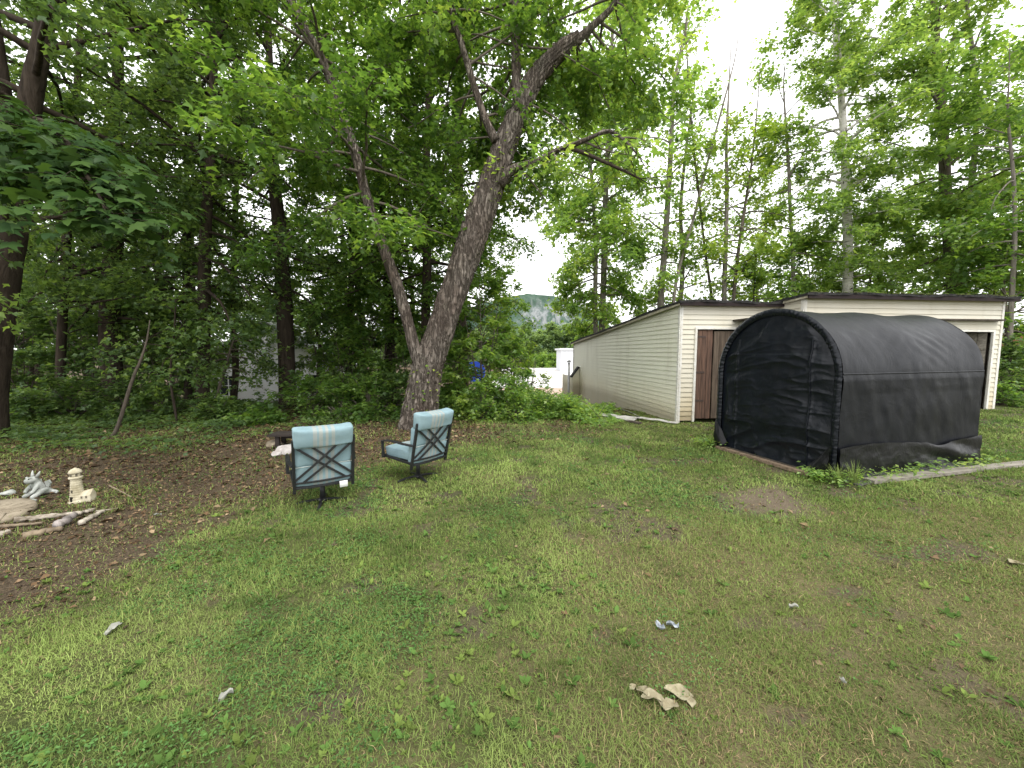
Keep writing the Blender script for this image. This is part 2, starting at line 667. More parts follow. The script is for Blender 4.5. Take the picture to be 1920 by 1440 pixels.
def green_col(x, y, rng):
    n = len(x)
    p = N1.fbm(x * 0.9 + 40, y * 0.9, 3)
    q = N2.fbm(x * 3.1, y * 3.1 + 30, 2)
    g1 = np.array([0.104, 0.146, 0.038]); g2 = np.array([0.165, 0.208, 0.064]); g3 = np.array([0.055, 0.090, 0.024])
    t = np.clip((p - 0.32) * 2.6 + rng.normal(0, 0.18, n), 0, 1)[:, None]
    c = g1 * (1 - t) + g2 * t
    u = np.clip((q - 0.5) * 2.4 + rng.normal(0, 0.15, n), 0, 1)[:, None]
    c = c * (1 - u) + g3 * u
    return c * rng.uniform(0.75, 1.3, (n, 1)) * (0.72 + 1.0 * N4.fbm(x * 0.7 + 3, y * 0.7 + 8, 3))[:, None] * 1.3


def straw_col(n, rng):
    a = np.array([0.33, 0.26, 0.14]); b = np.array([0.19, 0.14, 0.075])
    t = rng.random((n, 1))
    return (a * t + b * (1 - t)) * rng.uniform(0.7, 1.25, (n, 1)) * 1.25


def blades():
    rng = np.random.default_rng(5)
    parts = []
    for dens, y0, y1, hh, ww in ((13500, 0.9, 2.6, 0.037, 0.0030), (8200, 2.6, 4.2, 0.040, 0.0043), (3800, 4.2, 6.6, 0.044, 0.0070), (1800, 6.6, 11.5, 0.050, 0.0120)):
        xm = 1.36 * y1 + 0.4
        x, y = scatter(dens, -xm, min(xm, 13.5), y0, y1, rng)
        k = in_view(x, y)
        x, y = x[k], y[k]
        lit, dirt, th = masks(x, y)
        dn = 0.82 + 0.8 * (N3.fbm(x * 1.7, y * 1.7, 3) - 0.3)
        dn = dn * (1 - (0.93 - 0.45 * np.clip(N2.fbm(x * 1.2 + 50, y * 1.2, 3) * 2.2 - 0.8, 0, 1)) * lit) * (1 - 0.93 * dirt)
        pt = N4.fbm(x * 3.3 + 9, y * 3.3, 2)
        dn = dn * np.where(pt < 0.30, 0.5, 1.0) * (1 - 0.9 * bare_spots(x, y))
        k = (rng.random(len(x)) < dn) & ~on_shelter(x, y) & ~in_shed(x, y)
        x, y, th, lit = x[k], y[k], th[k], lit[k]
        n = len(x)
        thn = np.clip(th * 0.9, 0, 1)
        straw = rng.random(n) < (0.06 + 0.25 * thn * np.clip(1.6 * N2.fbm(x * 1.3 + 5, y * 1.3, 3) - 0.15, 0, 1) + 0.16 * lit)
        c = green_col(x, y, rng)
        dull = np.array([0.185, 0.218, 0.070])
        c = c * (1 - 0.45 * thn[:, None]) + dull * 0.45 * thn[:, None] * rng.uniform(0.7, 1.2, (n, 1))
        c[straw] = straw_col(straw.sum(), rng)
        tall = 0.65 + 0.9 * np.clip(N1.fbm(x * 2.1 + 70, y * 2.1, 2) - 0.3, 0, 1)
        cl = sstep(0.58, 0.66, N2.fbm(x * 2.6 + 60, y * 2.6 + 3, 3)) * (1 - thn * 0.6)
        c = c * (1 + 0.06 * cl[:, None])
        h = hh * tall * (1 + 0.42 * cl) * rng.lognormal(0, 0.35, n) * np.where(straw, 0.9, 1.0)
        lean = np.where(straw, rng.uniform(0.9, 1.5, n), np.abs(rng.normal(0.95, 0.38, n)))
        az = rng.uniform(0, 2 * PI, n)
        parts.append((x, y, h, ww * rng.uniform(0.7, 1.5, n), lean, az, c))
    x, y, h, wd, lean, az, c = [np.concatenate([p[i] for p in parts]) for i in range(7)]
    n = len(x)
    z = terrain(x, y) - 0.004
    base = np.stack([x, y, z], 1)
    d = np.stack([np.cos(az), np.sin(az), np.zeros(n)], 1)
    s = np.stack([-np.sin(az), np.cos(az), np.zeros(n)], 1)
    a1 = lean * 0.55; a2 = np.clip(lean * 1.35, 0, 1.7)
    m1 = base + (d * np.sin(a1)[:, None] + np.array([0, 0, 1]) * np.cos(a1)[:, None]) * (h * 0.5)[:, None]
    tip = m1 + (d * np.sin(a2)[:, None] + np.array([0, 0, 1]) * np.cos(a2)[:, None]) * (h * 0.6)[:, None]
    tip[:, 2] = np.maximum(tip[:, 2], z + 0.004)
    w1 = (s * wd[:, None] * 0.5); w2 = w1 * 0.8
    V = np.stack([base - w1, base + w1, m1 + w2, m1 - w2, tip], 1).reshape(-1, 3)
    o = np.arange(n)[:, None] * 5
    F = np.concatenate([o + np.array([[0, 1, 2]]), o + np.array([[0, 2, 3]]), o + np.array([[3, 2, 4]])], 0)
    C = np.repeat(c, 5, axis=0)
    print("blades", n)
    g = np_mesh("grass", V, F, GRASS_M, None, False, cols={"col": C})
    tag(g, "patchy short mown lawn grass, green with straw coloured thatch", None, None, "stuff")


# leaf templates: (along, side, normal)
T_OVAL = (np.array([[0, 0, 0], [0.45, 0.27, 0.05], [1, 0, -0.10], [0.45, -0.27, 0.05]], float), np.array([[0, 1, 2], [0, 2, 3]]))
T_OV6 = (np.array([[0, 0, 0], [0.25, 0.20, 0.03], [0.62, 0.25, 0.04], [1, 0, -0.08], [0.62, -0.25, 0.04], [0.25, -0.20, 0.03]], float), np.array([[0, 1, 2], [0, 2, 3], [0, 3, 4], [0, 4, 5]]))
T_M3 = (np.array([[0, 0, 0], [0.42, 0.50, 0.02], [0.52, 0.19, 0.05], [1.0, 0, -0.12], [0.52, -0.19, 0.05], [0.42, -0.50, 0.02]], float),
        np.array([[0, 1, 2], [0, 2, 3], [0, 3, 4], [0, 4, 5]]))
_r = [[0.0, 0.0, 0.0], [0.08, 0.36, -0.03], [0.30, 0.26, 0.0], [0.46, 0.60, -0.08], [0.56, 0.40, -0.02], [0.60, 0.20, 0.02], [0.78, 0.17, -0.03], [1.05, 0.0, -0.14]]
_per = _r + [[p[0], -p[1], p[2]] for p in reversed(_r[1:-1])]
T_M5 = (np.array([[0.40, 0, 0.03]] + _per, float), np.array([[0, i + 1, (i + 1) % len(_per) + 1] for i in range(len(_per))]))


def leaves_mesh(name, P, T, Nn, size, tmpl, mat, parent, rnd, clump=None, cols=None):
    tv, tf = tmpl
    T = unit(T)
    Nn = unit(Nn - (Nn * T).sum(1, keepdims=True) * T)
    Sd = np.cross(T, Nn)
    size = np.asarray(size)[:, None, None]
    V = P[:, None, :] + size * (tv[None, :, 0:1] * T[:, None, :] + tv[None, :, 1:2] * Sd[:, None, :] + tv[None, :, 2:3] * Nn[:, None, :])
    n, k = len(P), len(tv)
    F = (np.arange(n)[:, None, None] * k + tf[None]).reshape(-1, 3)
    at_ = {}
    if rnd is not None:
        at_ = {"rnd": np.repeat(rnd, k), "clump": np.repeat(clump if clump is not None else rnd, k)}
    return np_mesh(name, V.reshape(-1, 3), F, mat, parent, False, attrs=at_, cols=None if cols is None else {"col": np.repeat(cols, k, axis=0)})


def weeds():
    """plantain, dandelion and clover leaves low in the lawn: one mass"""
    rng = np.random.default_rng(21)
    P, T, Nn, sz, C = [], [], [], [], []
    for dens, y0, y1 in ((300, 1.0, 3.2), (150, 3.2, 5.2), (70, 5.2, 9.5)):
        xm = 1.36 * y1 + 0.3
        x, y = scatter(dens, -xm, min(xm, 10.5), y0, y1, rng)
        k = in_view(x, y, 0.3); x, y = x[k], y[k]
        lit, dirt, th = masks(x, y)
        pr = (0.25 + 1.5 * np.clip(N2.fbm(x * 0.8 + 11, y * 0.8, 3) - 0.35, 0, 1)) * (1 - 0.78 * lit) * (1 - 0.9 * dirt) * (1 - 0.72 * th)
        k = (rng.random(len(x)) < pr * 1.5) & ~on_shelter(x, y) & ~in_shed(x, y)
        x, y = x[k], y[k]
        for xx, yy in zip(x, y):
            nl = rng.integers(3, 8)
            big = 0.012 + 0.040 * rng.random() ** 3.6
            tone = rng.uniform(0.75, 1.3)
            col0 = np.array([0.095, 0.17, 0.042]) if rng.random() < 0.65 else np.array([0.15, 0.205, 0.05])
            az0 = rng.uniform(0, 6.28)
            zz = tz(xx, yy)
            for q in range(nl):
                az = az0 + q * 2.4 + rng.normal(0, 0.3)
                el = rng.uniform(0.1, 0.9)
                t = np.array([math.cos(az) * math.cos(el), math.sin(az) * math.cos(el), math.sin(el)])
                nn = np.array([-math.cos(az) * math.sin(el), -math.sin(az) * math.sin(el), math.cos(el)]) + rng.normal(0, 0.25, 3)
                P.append((xx, yy, zz + 0.004)); T.append(t); Nn.append(nn); sz.append(big * rng.uniform(0.6, 1.3))
                C.append(col0 * tone * rng.uniform(0.8, 1.2))
    # clover mats: many tiny rounded leaflets held level
    for dens, y0, y1, s0 in ((5200, 1.0, 2.8, 0.011), (2600, 2.8, 4.6, 0.014), (1000, 4.6, 8.5, 0.022)):
        xm = 1.36 * y1 + 0.3
        x, y = scatter(dens, -xm, min(xm, 11.5), y0, y1, rng)
        k = in_view(x, y, 0.3); x, y = x[k], y[k]
        lit, dirt, th = masks(x, y)
        f = N3.fbm(x * 0.95 + 21, y * 0.95 + 4, 3) + 0.5 * (N1.fbm(x * 3.7, y * 3.7 + 9, 2) - 0.5)
        pr = np.clip((f - 0.50) * 5, 0, 1) * (1 - 0.9 * lit) * (1 - dirt) * (1 - 0.55 * th)
        k = (rng.random(len(x)) < pr) & ~on_shelter(x, y) & ~in_shed(x, y)
        x, y = x[k], y[k]; n = len(x)
        z = terrain(x, y) + rng.uniform(0.008, 0.034, n)
        az = rng.uniform(0, 2 * PI, n)
        tone = (0.75 + 0.6 * rng.random((n, 1)))
        C += list(np.array([0.095, 0.185, 0.055]) * tone * (0.8 + 0.5 * N2.fbm(x * 2, y * 2, 2))[:, None])
        P += list(np.stack([x, y, z], 1)); T += list(np.stack([np.cos(az), np.sin(az), rng.normal(0, 0.25, n)], 1))
        Nn += list(np.stack([rng.normal(0, 0.35, n), rng.normal(0, 0.35, n), np.ones(n)], 1)); sz += list(s0 * rng.uniform(0.7, 1.4, n) * 1.3)
    o = leaves_mesh("weeds", np.array(P), np.array(T), np.array(Nn), np.array(sz), T_OV6, WEED_M, None, None, cols=np.array(C))
    tag(o, "low broadleaf weeds, clover and dandelion leaves in the lawn", None, None, "stuff")
    print("weed leaves", len(P))


def litter():
    rng = np.random.default_rng(31)
    out = []
    for dens, y0, y1, s0 in ((560, 1.0, 3.4, 0.026), (460, 3.4, 5.6, 0.036), (300, 5.6, 13.5, 0.050)):
        xm = 1.36 * y1 + 0.3
        x, y = scatter(dens, -xm, min(xm, 8), y0, y1, rng)
        k = in_view(x, y, 0.3); x, y = x[k], y[k]
        lit, dirt, th = masks(x, y)
        pr = np.clip(0.03 + lit * 1.0 + 0.10 * dirt + 0.03 * th + 0.12 * bare_spots(x, y), 0, 1)
        k = (rng.random(len(x)) < pr) & ~on_shelter(x, y) & ~in_shed(x, y)
        x, y = x[k], y[k]
        out.append((x, y, s0 * 0.85 * rng.lognormal(0, 0.45, len(x))))
    x, y, sz = [np.concatenate([o[i] for o in out]) for i in range(3)]
    n = len(x)
    P = np.stack([x, y, terrain(x, y) + rng.uniform(0.002, 0.02, n)], 1)
    az = rng.uniform(0, 2 * PI, n)
    T = np.stack([np.cos(az), np.sin(az), rng.normal(0.05, 0.25, n)], 1)
    Nn = np.stack([rng.normal(0, 0.45, n), rng.normal(0, 0.45, n), np.ones(n)], 1)
    pal = np.array([[0.13, 0.085, 0.055], [0.19, 0.132, 0.09], [0.07, 0.048, 0.034], [0.28, 0.21, 0.145], [0.10, 0.075, 0.06]])
    C = pal[rng.choice(5, n, p=[0.30, 0.28, 0.18, 0.11, 0.13])] * rng.uniform(0.6, 1.45, (n, 1)) * np.array([0.95, 0.93, 0.82])
    t = (T_OVAL[0] * np.array([1, 1.2, 2.2]), T_OVAL[1])
    o = leaves_mesh("leaf_litter", P, T, Nn, sz, t, LITTER_M, None, None, cols=C)
    tag(o, "fallen brown leaves and wood chips over the bare soil", None, None, "stuff")
    print("litter", n)


blades(); weeds(); litter()
# ================================================================== SHED
def mat_siding(name, clean, grime, streak):
    m, nt = newmat(name)
    tc = nd(nt, "ShaderNodeTexCoord")
    sp = nd(nt, "ShaderNodeSeparateXYZ")
    nt.links.new(tc.outputs["Object"], sp.inputs[0])
    f = noise(nt, 1.0, 4, 0.6, objvec(nt, (1.2, 1.2, 2.0)))
    f2 = noise(nt, 1.0, 3, 0.6, objvec(nt, (9, 9, 40)))
    low = nd(nt, "ShaderNodeMapRange")
    nt.links.new(sp.outputs[2], low.inputs[0])
    low.inputs[1].default_value = 1.15; low.inputs[2].default_value = 0.1
    low.inputs[3].default_value = 0.0; low.inputs[4].default_value = 1.0
    k = math_(nt, "MULTIPLY", low.outputs[0], math_(nt, "ADD", f, 0.35))
    col = mix(nt, ramp(nt, f, [(0.35, (0, 0, 0)), (0.75, (0.55, 0.55, 0.55))]), clean, grime)
    col = mix(nt, k, col, streak)
    col = mix(nt, math_(nt, "MULTIPLY", f2, 0.04), col, (0.35, 0.33, 0.26))
    run = noise(nt, 1.0, 4, 0.65, objvec(nt, (1.6, 1.6, 0.25)))
    col = mix(nt, ramp(nt, run, [(0.52, (0, 0, 0)), (0.75, (0.28, 0.28, 0.28))]), col, (0.34, 0.31, 0.21))
    spl = nd(nt, "ShaderNodeMapRange")
    nt.links.new(math_(nt, "ADD", sp.outputs[2], math_(nt, "MULTIPLY", f2, -0.25)), spl.inputs[0])
    spl.inputs[1].default_value = 0.30; spl.inputs[2].default_value = 0.0; spl.inputs[3].default_value = 0.0; spl.inputs[4].default_value = 0.5
    col = mix(nt, spl.outputs[0], col, (0.16, 0.125, 0.07))
    principled(nt, col, 0.55, 0.3)
    return m


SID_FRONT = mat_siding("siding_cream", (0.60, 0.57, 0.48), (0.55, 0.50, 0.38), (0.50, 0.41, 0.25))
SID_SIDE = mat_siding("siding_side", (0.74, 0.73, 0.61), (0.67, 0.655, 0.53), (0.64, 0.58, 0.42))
TRIM_W = mat_simple("trim_white", (0.70, 0.69, 0.65), (0.58, 0.55, 0.48), 6, 0.5, 0.4)
TAR = mat_simple("roof_tar", (0.042, 0.040, 0.038), (0.014, 0.014, 0.014), 14, 0.9, 0.2, bump=0.8, dist=0.03)
FASCIA = mat_simple("fascia_maroon", (0.030, 0.019, 0.019), (0.014, 0.011, 0.011), 9, 0.8, 0.2)
SOFFIT = mat_simple("soffit", (0.45, 0.42, 0.33), (0.33, 0.30, 0.22), 9, 0.8, 0.2)
MOSS = mat_simple("roof_moss", (0.10, 0.13, 0.03), (0.05, 0.05, 0.025), 20, 1.0, 0.1, bump=0.8, dist=0.03)
PLANK_BROWN = mat_simple("door_brown", (0.15, 0.088, 0.062), (0.055, 0.036, 0.028), 1.0, 0.85, 0.2, stretch=(22, 22, 1.6), bump=0.6, dist=0.01)
PLANK_GREY = mat_simple("door_greybrown", (0.15, 0.115, 0.085), (0.060, 0.045, 0.034), 1.0, 0.9, 0.2, stretch=(22, 22, 1.6), bump=0.6, dist=0.01)
WOOD_GREY = mat_simple("wood_weathered", (0.30, 0.275, 0.235), (0.15, 0.135, 0.11), 1.0, 0.9, 0.2, stretch=(2, 24, 24), bump=0.5, dist=0.008)
WOOD_TAN = mat_simple("wood_tan", (0.27, 0.20, 0.14), (0.13, 0.095, 0.065), 1.0, 0.9, 0.2, stretch=(2, 24, 24), bump=0.5, dist=0.008)
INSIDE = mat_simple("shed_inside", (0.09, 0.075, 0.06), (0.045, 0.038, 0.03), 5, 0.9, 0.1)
IRON = mat_simple("rusty_iron", (0.075, 0.045, 0.035), (0.035, 0.025, 0.02), 20, 0.7, 0.4)

shed = thing("shed", "long cream clapboard shed with black tar roof and stepped front behind the black shelter", "shed",
             (SHED_O.x - 0.04, SHED_O.y, 0), SHED_ROT)
CW = 0.118          # height of one siding course
VP = 0.70           # how far the right bay stands forward
U_STEP, U_END, V_BACK = 2.60, 7.98, 9.55


def roof_z(v):
    return 2.90 - 0.076 * v


def siding(mb, p0, p1, z0, ztop, n_out, step=0.35, holes=()):
    """lap siding between two plan points, courses from z0; ztop is a function of the distance along; holes = (s0, s1, ztop_of_hole)"""
    p0 = Vector((p0[0], p0[1], 0)); p1 = Vector((p1[0], p1[1], 0))
    L = (p1 - p0).length
    d = (p1 - p0) / L
    n = Vector((n_out[0], n_out[1], 0))
    ts = sorted(set([0, L] + [min(L, step * i) for i in range(int(L / step) + 1)] + [h for q in holes for h in q[:2]]))
    ts = [t for i, t in enumerate(ts) if i == 0 or t - ts[i - 1] > 1e-4]
    k = 0
    z = z0
    zmax = max(ztop(t) for t in ts)
    while z < zmax:
        za, zb = z, z + CW
        for a, b in zip(ts[:-1], ts[1:]):
            mid = 0.5 * (a + b)
            lo = za
            for h in holes:
                if h[0] - 1e-4 <= mid <= h[1] + 1e-4:
                    lo = max(lo, h[2])
            ta, tb = min(zb, ztop(a)), min(zb, ztop(b))
            if max(ta, tb) <= lo + 1e-4:
                continue
            ta, tb = max(ta, lo), max(tb, lo)
            fo = lambda zz: 0.019 * (1 - (zz - za) / CW) + 0.001
            wob = 0.0015 * math.sin(k * 12.9)
            A = p0 + d * a; B = p0 + d * b
            q = [A + n * (fo(lo) + wob) + Vector((0, 0, lo)), B + n * (fo(lo) + wob) + Vector((0, 0, lo)),
                 B + n * (fo(tb) + wob) + Vector((0, 0, tb)), A + n * (fo(ta) + wob) + Vector((0, 0, ta))]
            mb.add(q, [(0, 1, 2, 3)])
            if lo == za:   # underside lip of the course
                q2 = [A + n * 0.0 + Vector((0, 0, lo)), B + n * 0.0 + Vector((0, 0, lo)), q[1], q[0]]
                mb.add(q2, [(0, 1, 2, 3)])
        z = zb; k += 1
    return mb


# left (side) wall, running back
m = MB(); siding(m, (0, V_BACK), (0, 0), -1.2, lambda t: roof_z(V_BACK - t) + 0.02, (-1, 0))
m.build("wall", SID_SIDE, shed)["label"] = "long grey cream clapboard side wall"
# front wall of the left bay with its door hole
m = MB(); siding(m, (0.0, 0), (U_STEP, 0), 0.06, lambda t: roof_z(0), (0, -1), holes=((0.40, 1.75, 2.30),))
m.build("wall", SID_FRONT, shed)["label"] = "cream front wall beside the brown door"
# right bay: its short return wall and its front
m = MB(); siding(m, (U_STEP, 0), (U_STEP, -VP), 0.06, lambda t: roof_z(-t) + 0.06, (-1, 0))
m.build("wall", SID_FRONT, shed)
m = MB(); siding(m, (U_STEP, -VP), (U_END, -VP), 0.06, lambda t: roof_z(-VP) + 0.055, (0, -1), holes=((4.7 - U_STEP, 7.74 - U_STEP, 2.24),))
m.build("wall", SID_FRONT, shed)["label"] = "cream front wall with the open doorway"
m = MB(); siding(m, (U_END, -VP), (U_END, 4.5), 0.06, lambda t: roof_z(t - VP), (1, 0))
m.build("wall", SID_SIDE, shed)
# inner lining so the bays are closed and dark
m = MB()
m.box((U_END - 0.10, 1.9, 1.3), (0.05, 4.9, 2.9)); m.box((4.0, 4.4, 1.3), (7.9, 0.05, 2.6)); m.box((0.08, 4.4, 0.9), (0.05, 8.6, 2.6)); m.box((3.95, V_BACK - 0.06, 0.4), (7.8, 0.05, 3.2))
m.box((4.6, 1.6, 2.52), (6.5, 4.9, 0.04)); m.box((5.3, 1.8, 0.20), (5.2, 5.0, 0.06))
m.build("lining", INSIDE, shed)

# corner trims (white)
for (u, v, zt, z0) in ((0, 0, roof_z(0), 0.0), (U_STEP, -VP, roof_z(-VP) + 0.03, 0.1), (U_END, -VP, roof_z(-VP) + 0.03, 0.25)):
    m = MB()
    sx = -1 if u < U_END else 1
    m.box((u + sx * 0.012, v + 0.022, (zt + z0) / 2), (0.03, 0.075, zt - z0))
    m.box((u - sx * 0.0295, v - 0.012, (zt + z0) / 2), (0.052, 0.03, zt - z0))
    m.build("corner_trim", TRIM_W, shed, bevel=0.004)
m = MB(); m.box((-0.016, V_BACK, 0.5), (0.03, 0.05, 3.3)); m.build("corner_trim", SOFFIT, shed)

# door frames
def casing(u0, u1, zt, v, z0):
    m = MB()
    m.box((u0 + 0.0, v - 0.018, (zt + z0) / 2), (0.055, 0.05, zt - z0)); m.box((u1, v - 0.018, (zt + z0) / 2), (0.055, 0.05, zt - z0))
    m.box(((u0 + u1) / 2, v - 0.020, zt + 0.026), (u1 - u0 + 0.055, 0.046, 0.052))
    m.build("door_frame", TRIM_W, shed, bevel=0.004)


casing(0.40, 1.75, 2.30, 0, 0.03)
casing(4.7, 7.74, 2.24, -VP, 0.22)

# closed plank door of the left bay
door = MB()
x = 0.435
k = 0
while x < 1.70:
    wd = random.uniform(0.135, 0.165)
    wd = min(wd, 1.715 - x)
    if k < 3:
        door.box((x + wd / 2, 0.012 + random.uniform(-0.004, 0.004), 1.19), (wd - 0.007, 0.03, 2.19 - random.uniform(0, 0.03)))
    x += wd; k += 1
dr = door.build("door", PLANK_BROWN, shed, bevel=0.004)
dr["label"] = "closed brown plank door"
m = MB(); x = 0.435
for k in range(3, 9):
    m.box((0.435 + 0.15 * k + 0.075, 0.010 + 0.003 * (k % 2), 1.18), (0.143, 0.03, 2.16))
m.build("grey_boarding", PLANK_GREY, dr, bevel=0.004)
for hz in (0.55, 1.25, 2.12):
    m = MB(); m.box((0.56, -0.008, hz), (0.22, 0.008, 0.045), taper=0.9); m.tube([(0.44, -0.010, hz - 0.05), (0.44, -0.010, hz + 0.05)], 0.012, 8)
    m.build("hinge", IRON, dr)
# door leaf of the right bay, swung inwards
m = MB()
for k in range(5):
    a = math.radians(66)
    c, s = math.cos(a), math.sin(a)
    R = Matrix.Rotation(-a, 3, "Z")
    px_, py_ = 7.70 - c * (0.09 + 0.16 * k), -VP + 0.05 + s * (0.09 + 0.16 * k)
    m.box((px_, py_, 1.22), (0.15, 0.03, 2.0), R)
for hz in (0.55, 1.85):
    m.box((7.70 - c * 0.42 - 0.03 * s, -VP + 0.05 + s * 0.42 - 0.03 * c, hz), (0.80, 0.025, 0.10), R)
m.build("door", WOOD_GREY, shed)["label"] = "weathered grey door swung into the dark doorway"

# the two roofs: sagging tar sheets with a ragged drip edge
def roof_mesh(u0, u1, v0, v1, lift, name, th=0.075):
    m = MB()
    nu, nv = max(8, int((u1 - u0) / 0.16)), max(6, int((v1 - v0) / 0.3))
    def top(a, b):
        u, v = u0 + (u1 - u0) * a, v0 + (v1 - v0) * b
        e = 1.0 if b in (0, 1) or a in (0, 1) else 0.0
        return (u + (0.012 * math.sin(v * 9.3 + 1) if a in (0, 1) else 0), v + (0.014 * math.sin(u * 7.1) + 0.01 * math.sin(u * 23) if b == 0 else 0),
                roof_z(v) + lift + th + 0.014 * math.sin(u * 2.3 + v) + 0.010 * math.sin(u * 5.7 + 2 * v) - 0.022 * e)
    m.grid(top, nu, nv)
    w_ = nu + 1
    n0 = len(m.v)
    tops = list(m.v)
    idx = [i for i in range(w_)] + [w_ * j + nu for j in range(1, nv + 1)] + [w_ * nv + i for i in range(nu - 1, -1, -1)] + [w_ * j for j in range(nv - 1, 0, -1)]
    low = [(tops[i][0], tops[i][1], tops[i][2] - 0.050 - random.uniform(0, 0.014)) for i in idx]
    m.v.extend(low)
    for q in range(len(idx)):
        q2 = (q + 1) % len(idx)
        m.f.append((idx[q2], idx[q], n0 + q, n0 + q2))
    m.f.append(tuple(range(n0, n0 + len(idx))))
    return m.build(name, TAR, shed)


r1 = roof_mesh(-0.13, U_STEP + 0.02, -0.17, V_BACK + 0.25, 0.015, "roof")
r2 = roof_mesh(U_STEP - 0.10, U_END + 0.20, -VP - 0.20, 5.0, 0.075, "roof")
# the back bay under the rear part of the right roof stays lower
r3 = roof_mesh(U_STEP + 0.05, U_END + 0.1, 5.02, V_BACK + 0.2, 0.0, "roof")
m = MB()
m.bar((-0.10, -0.145, roof_z(0) - 0.005), (U_STEP - 0.02, -0.145, roof_z(0) - 0.005), 0.024, 0.085); m.build("fascia", FASCIA, shed)
m = MB(); m.bar((-0.105, -0.12, roof_z(-0.12) - 0.01), (-0.105, V_BACK + 0.2, roof_z(V_BACK + 0.2) - 0.01), 0.022, 0.075); m.build("fascia", SOFFIT, shed)
m = MB(); m.bar((U_STEP - 0.07, -VP - 0.175, roof_z(-VP) + 0.052), (U_END + 0.17, -VP - 0.175, roof_z(-VP) + 0.052), 0.024, 0.09); m.build("fascia", FASCIA, shed)
m = MB(); m.bar((U_STEP - 0.075, -VP - 0.15, roof_z(-VP - 0.15) + 0.045), (U_STEP - 0.075, 0.0, roof_z(0) + 0.045), 0.02, 0.07); m.build("fascia", SOFFIT, shed)
m = MB(); m.box((U_STEP / 2, -0.075, roof_z(0) + 0.0), (U_STEP, 0.11, 0.014)); m.box(((U_STEP + U_END) / 2, -VP - 0.095, roof_z(-VP) + 0.05), (U_END - U_STEP, 0.13, 0.014))
m.build("soffit", SOFFIT, shed)
# moss cushions along the right roof edge
m = MB()
for k in range(150):
    u = random.uniform(U_STEP, U_END + 0.15); v = -VP - 0.19 + abs(random.gauss(0, 0.12))
    r = random.uniform(0.012, 0.035)
    m.lathe([(r * 1.4, 0), (r * 1.1, r * 0.5), (r * 0.4, r * 0.8)], 6, (u, v, roof_z(v) + 0.075 + 0.06))
m.build("moss", MOSS, shed)["kind"] = "stuff"

# small lean-to at the back corner with a vent pipe
W2S = Matrix.Translation((SHED_O.x - 0.04, SHED_O.y, 0)) @ Matrix.Rotation(SHED_ROT, 4, "Z")
lean = thing("lean_to", "low cream lean-to with sloping black roof against the far end of the shed side wall", "lean-to", W2S @ Vector((-0.02, V_BACK - 1.0, 0)), SHED_ROT)
m = MB(); m.add([(0, 0, -1.6), (-0.30, 0.0, -1.6), (-0.30, 0, 0.62), (0, 0, 1.02)], [(0, 1, 2, 3)]); m.add([(-0.30, 0.0, -1.6), (-0.3, 2, -1.6), (-0.3, 2, 0.62), (-0.3, 0, 0.62)], [(0, 1, 2, 3)])
for k in range(14):
    zz = -1.0 + k * 0.115
    m.bar((-0.297, -0.008, zz), (0.0, -0.008, zz), 0.012, 0.012)
m.build("wall", SID_SIDE, lean)
m = MB(); m.bar((-0.36, 0.12, 0.58), (0.0, 0.12, 1.06), 0.34, 0.05); m.build("roof", TAR, lean)
pipe = thing("vent_pipe", "thin grey metal vent pipe with a cap beside the lean-to", "pipe", W2S @ Vector((-0.48, V_BACK - 0.9, -1.6)), 0)
GALV = mat_simple("galvanised", (0.42, 0.42, 0.42), (0.28, 0.28, 0.28), 6, 0.45, 0.5, 0.6)
m = MB(); m.tube([(0, 0, 0), (0, 0, 2.85)], 0.055, 12); m.build("tube", GALV, pipe, True)
m = MB(); m.lathe([(0.085, 2.87), (0.095, 2.93), (0.03, 2.98)], 12); m.build("cap", GALV, pipe)

# siding scraps lying at the foot of the side wall
SCRAP = mat_simple("scrap_vinyl", (0.42, 0.41, 0.38), (0.24, 0.23, 0.20), 5, 0.5, 0.4)
def board(name, label, cat, a, b, wdt, th, mat_, roll=0.0, warp=0.0, group=None):
    a, b = Vector(a), Vector(b)
    c = (a + b) / 2
    t = thing(name, label, cat, c, 0, group)
    d = (b - a)
    L = d.length
    dh = d.normalized()
    s = Vector((-dh.y, dh.x, 0)).normalized()
    up = dh.cross(s) * 1.0
    if up.z < 0: up = -up
    s2 = s * math.cos(roll) + up * math.sin(roll); u2 = up * math.cos(roll) - s * math.sin(roll)
    m = MB()
    n = 12
    for i in range(n + 1):
        p = (a - c) + d * (i / n) + u2 * warp * (math.sin(i / n * PI) + 0.3 * math.sin(i * 1.7))
        m.v.extend([tuple(p - s2 * wdt / 2 - u2 * th / 2), tuple(p + s2 * wdt / 2 - u2 * th / 2), tuple(p + s2 * wdt / 2 + u2 * th / 2), tuple(p - s2 * wdt / 2 + u2 * th / 2)])
    for i in range(n):
        for k in range(4):
            k2 = (k + 1) % 4
            m.f.append((i * 4 + k, i * 4 + k2, i * 4 + 4 + k2, i * 4 + 4 + k))
    m.f.append((3, 2, 1, 0)); m.f.append((n * 4, n * 4 + 1, n * 4 + 2, n * 4 + 3))
    o = m.build(name, mat_, None)
    bpy.data.objects.remove(t)
    o.location = c
    return tag(o, label, cat, group)


def gz(px, py, dz=0.0):
    p = gnd(px, py); p.z = tz(p.x, p.y) + dz
    return p


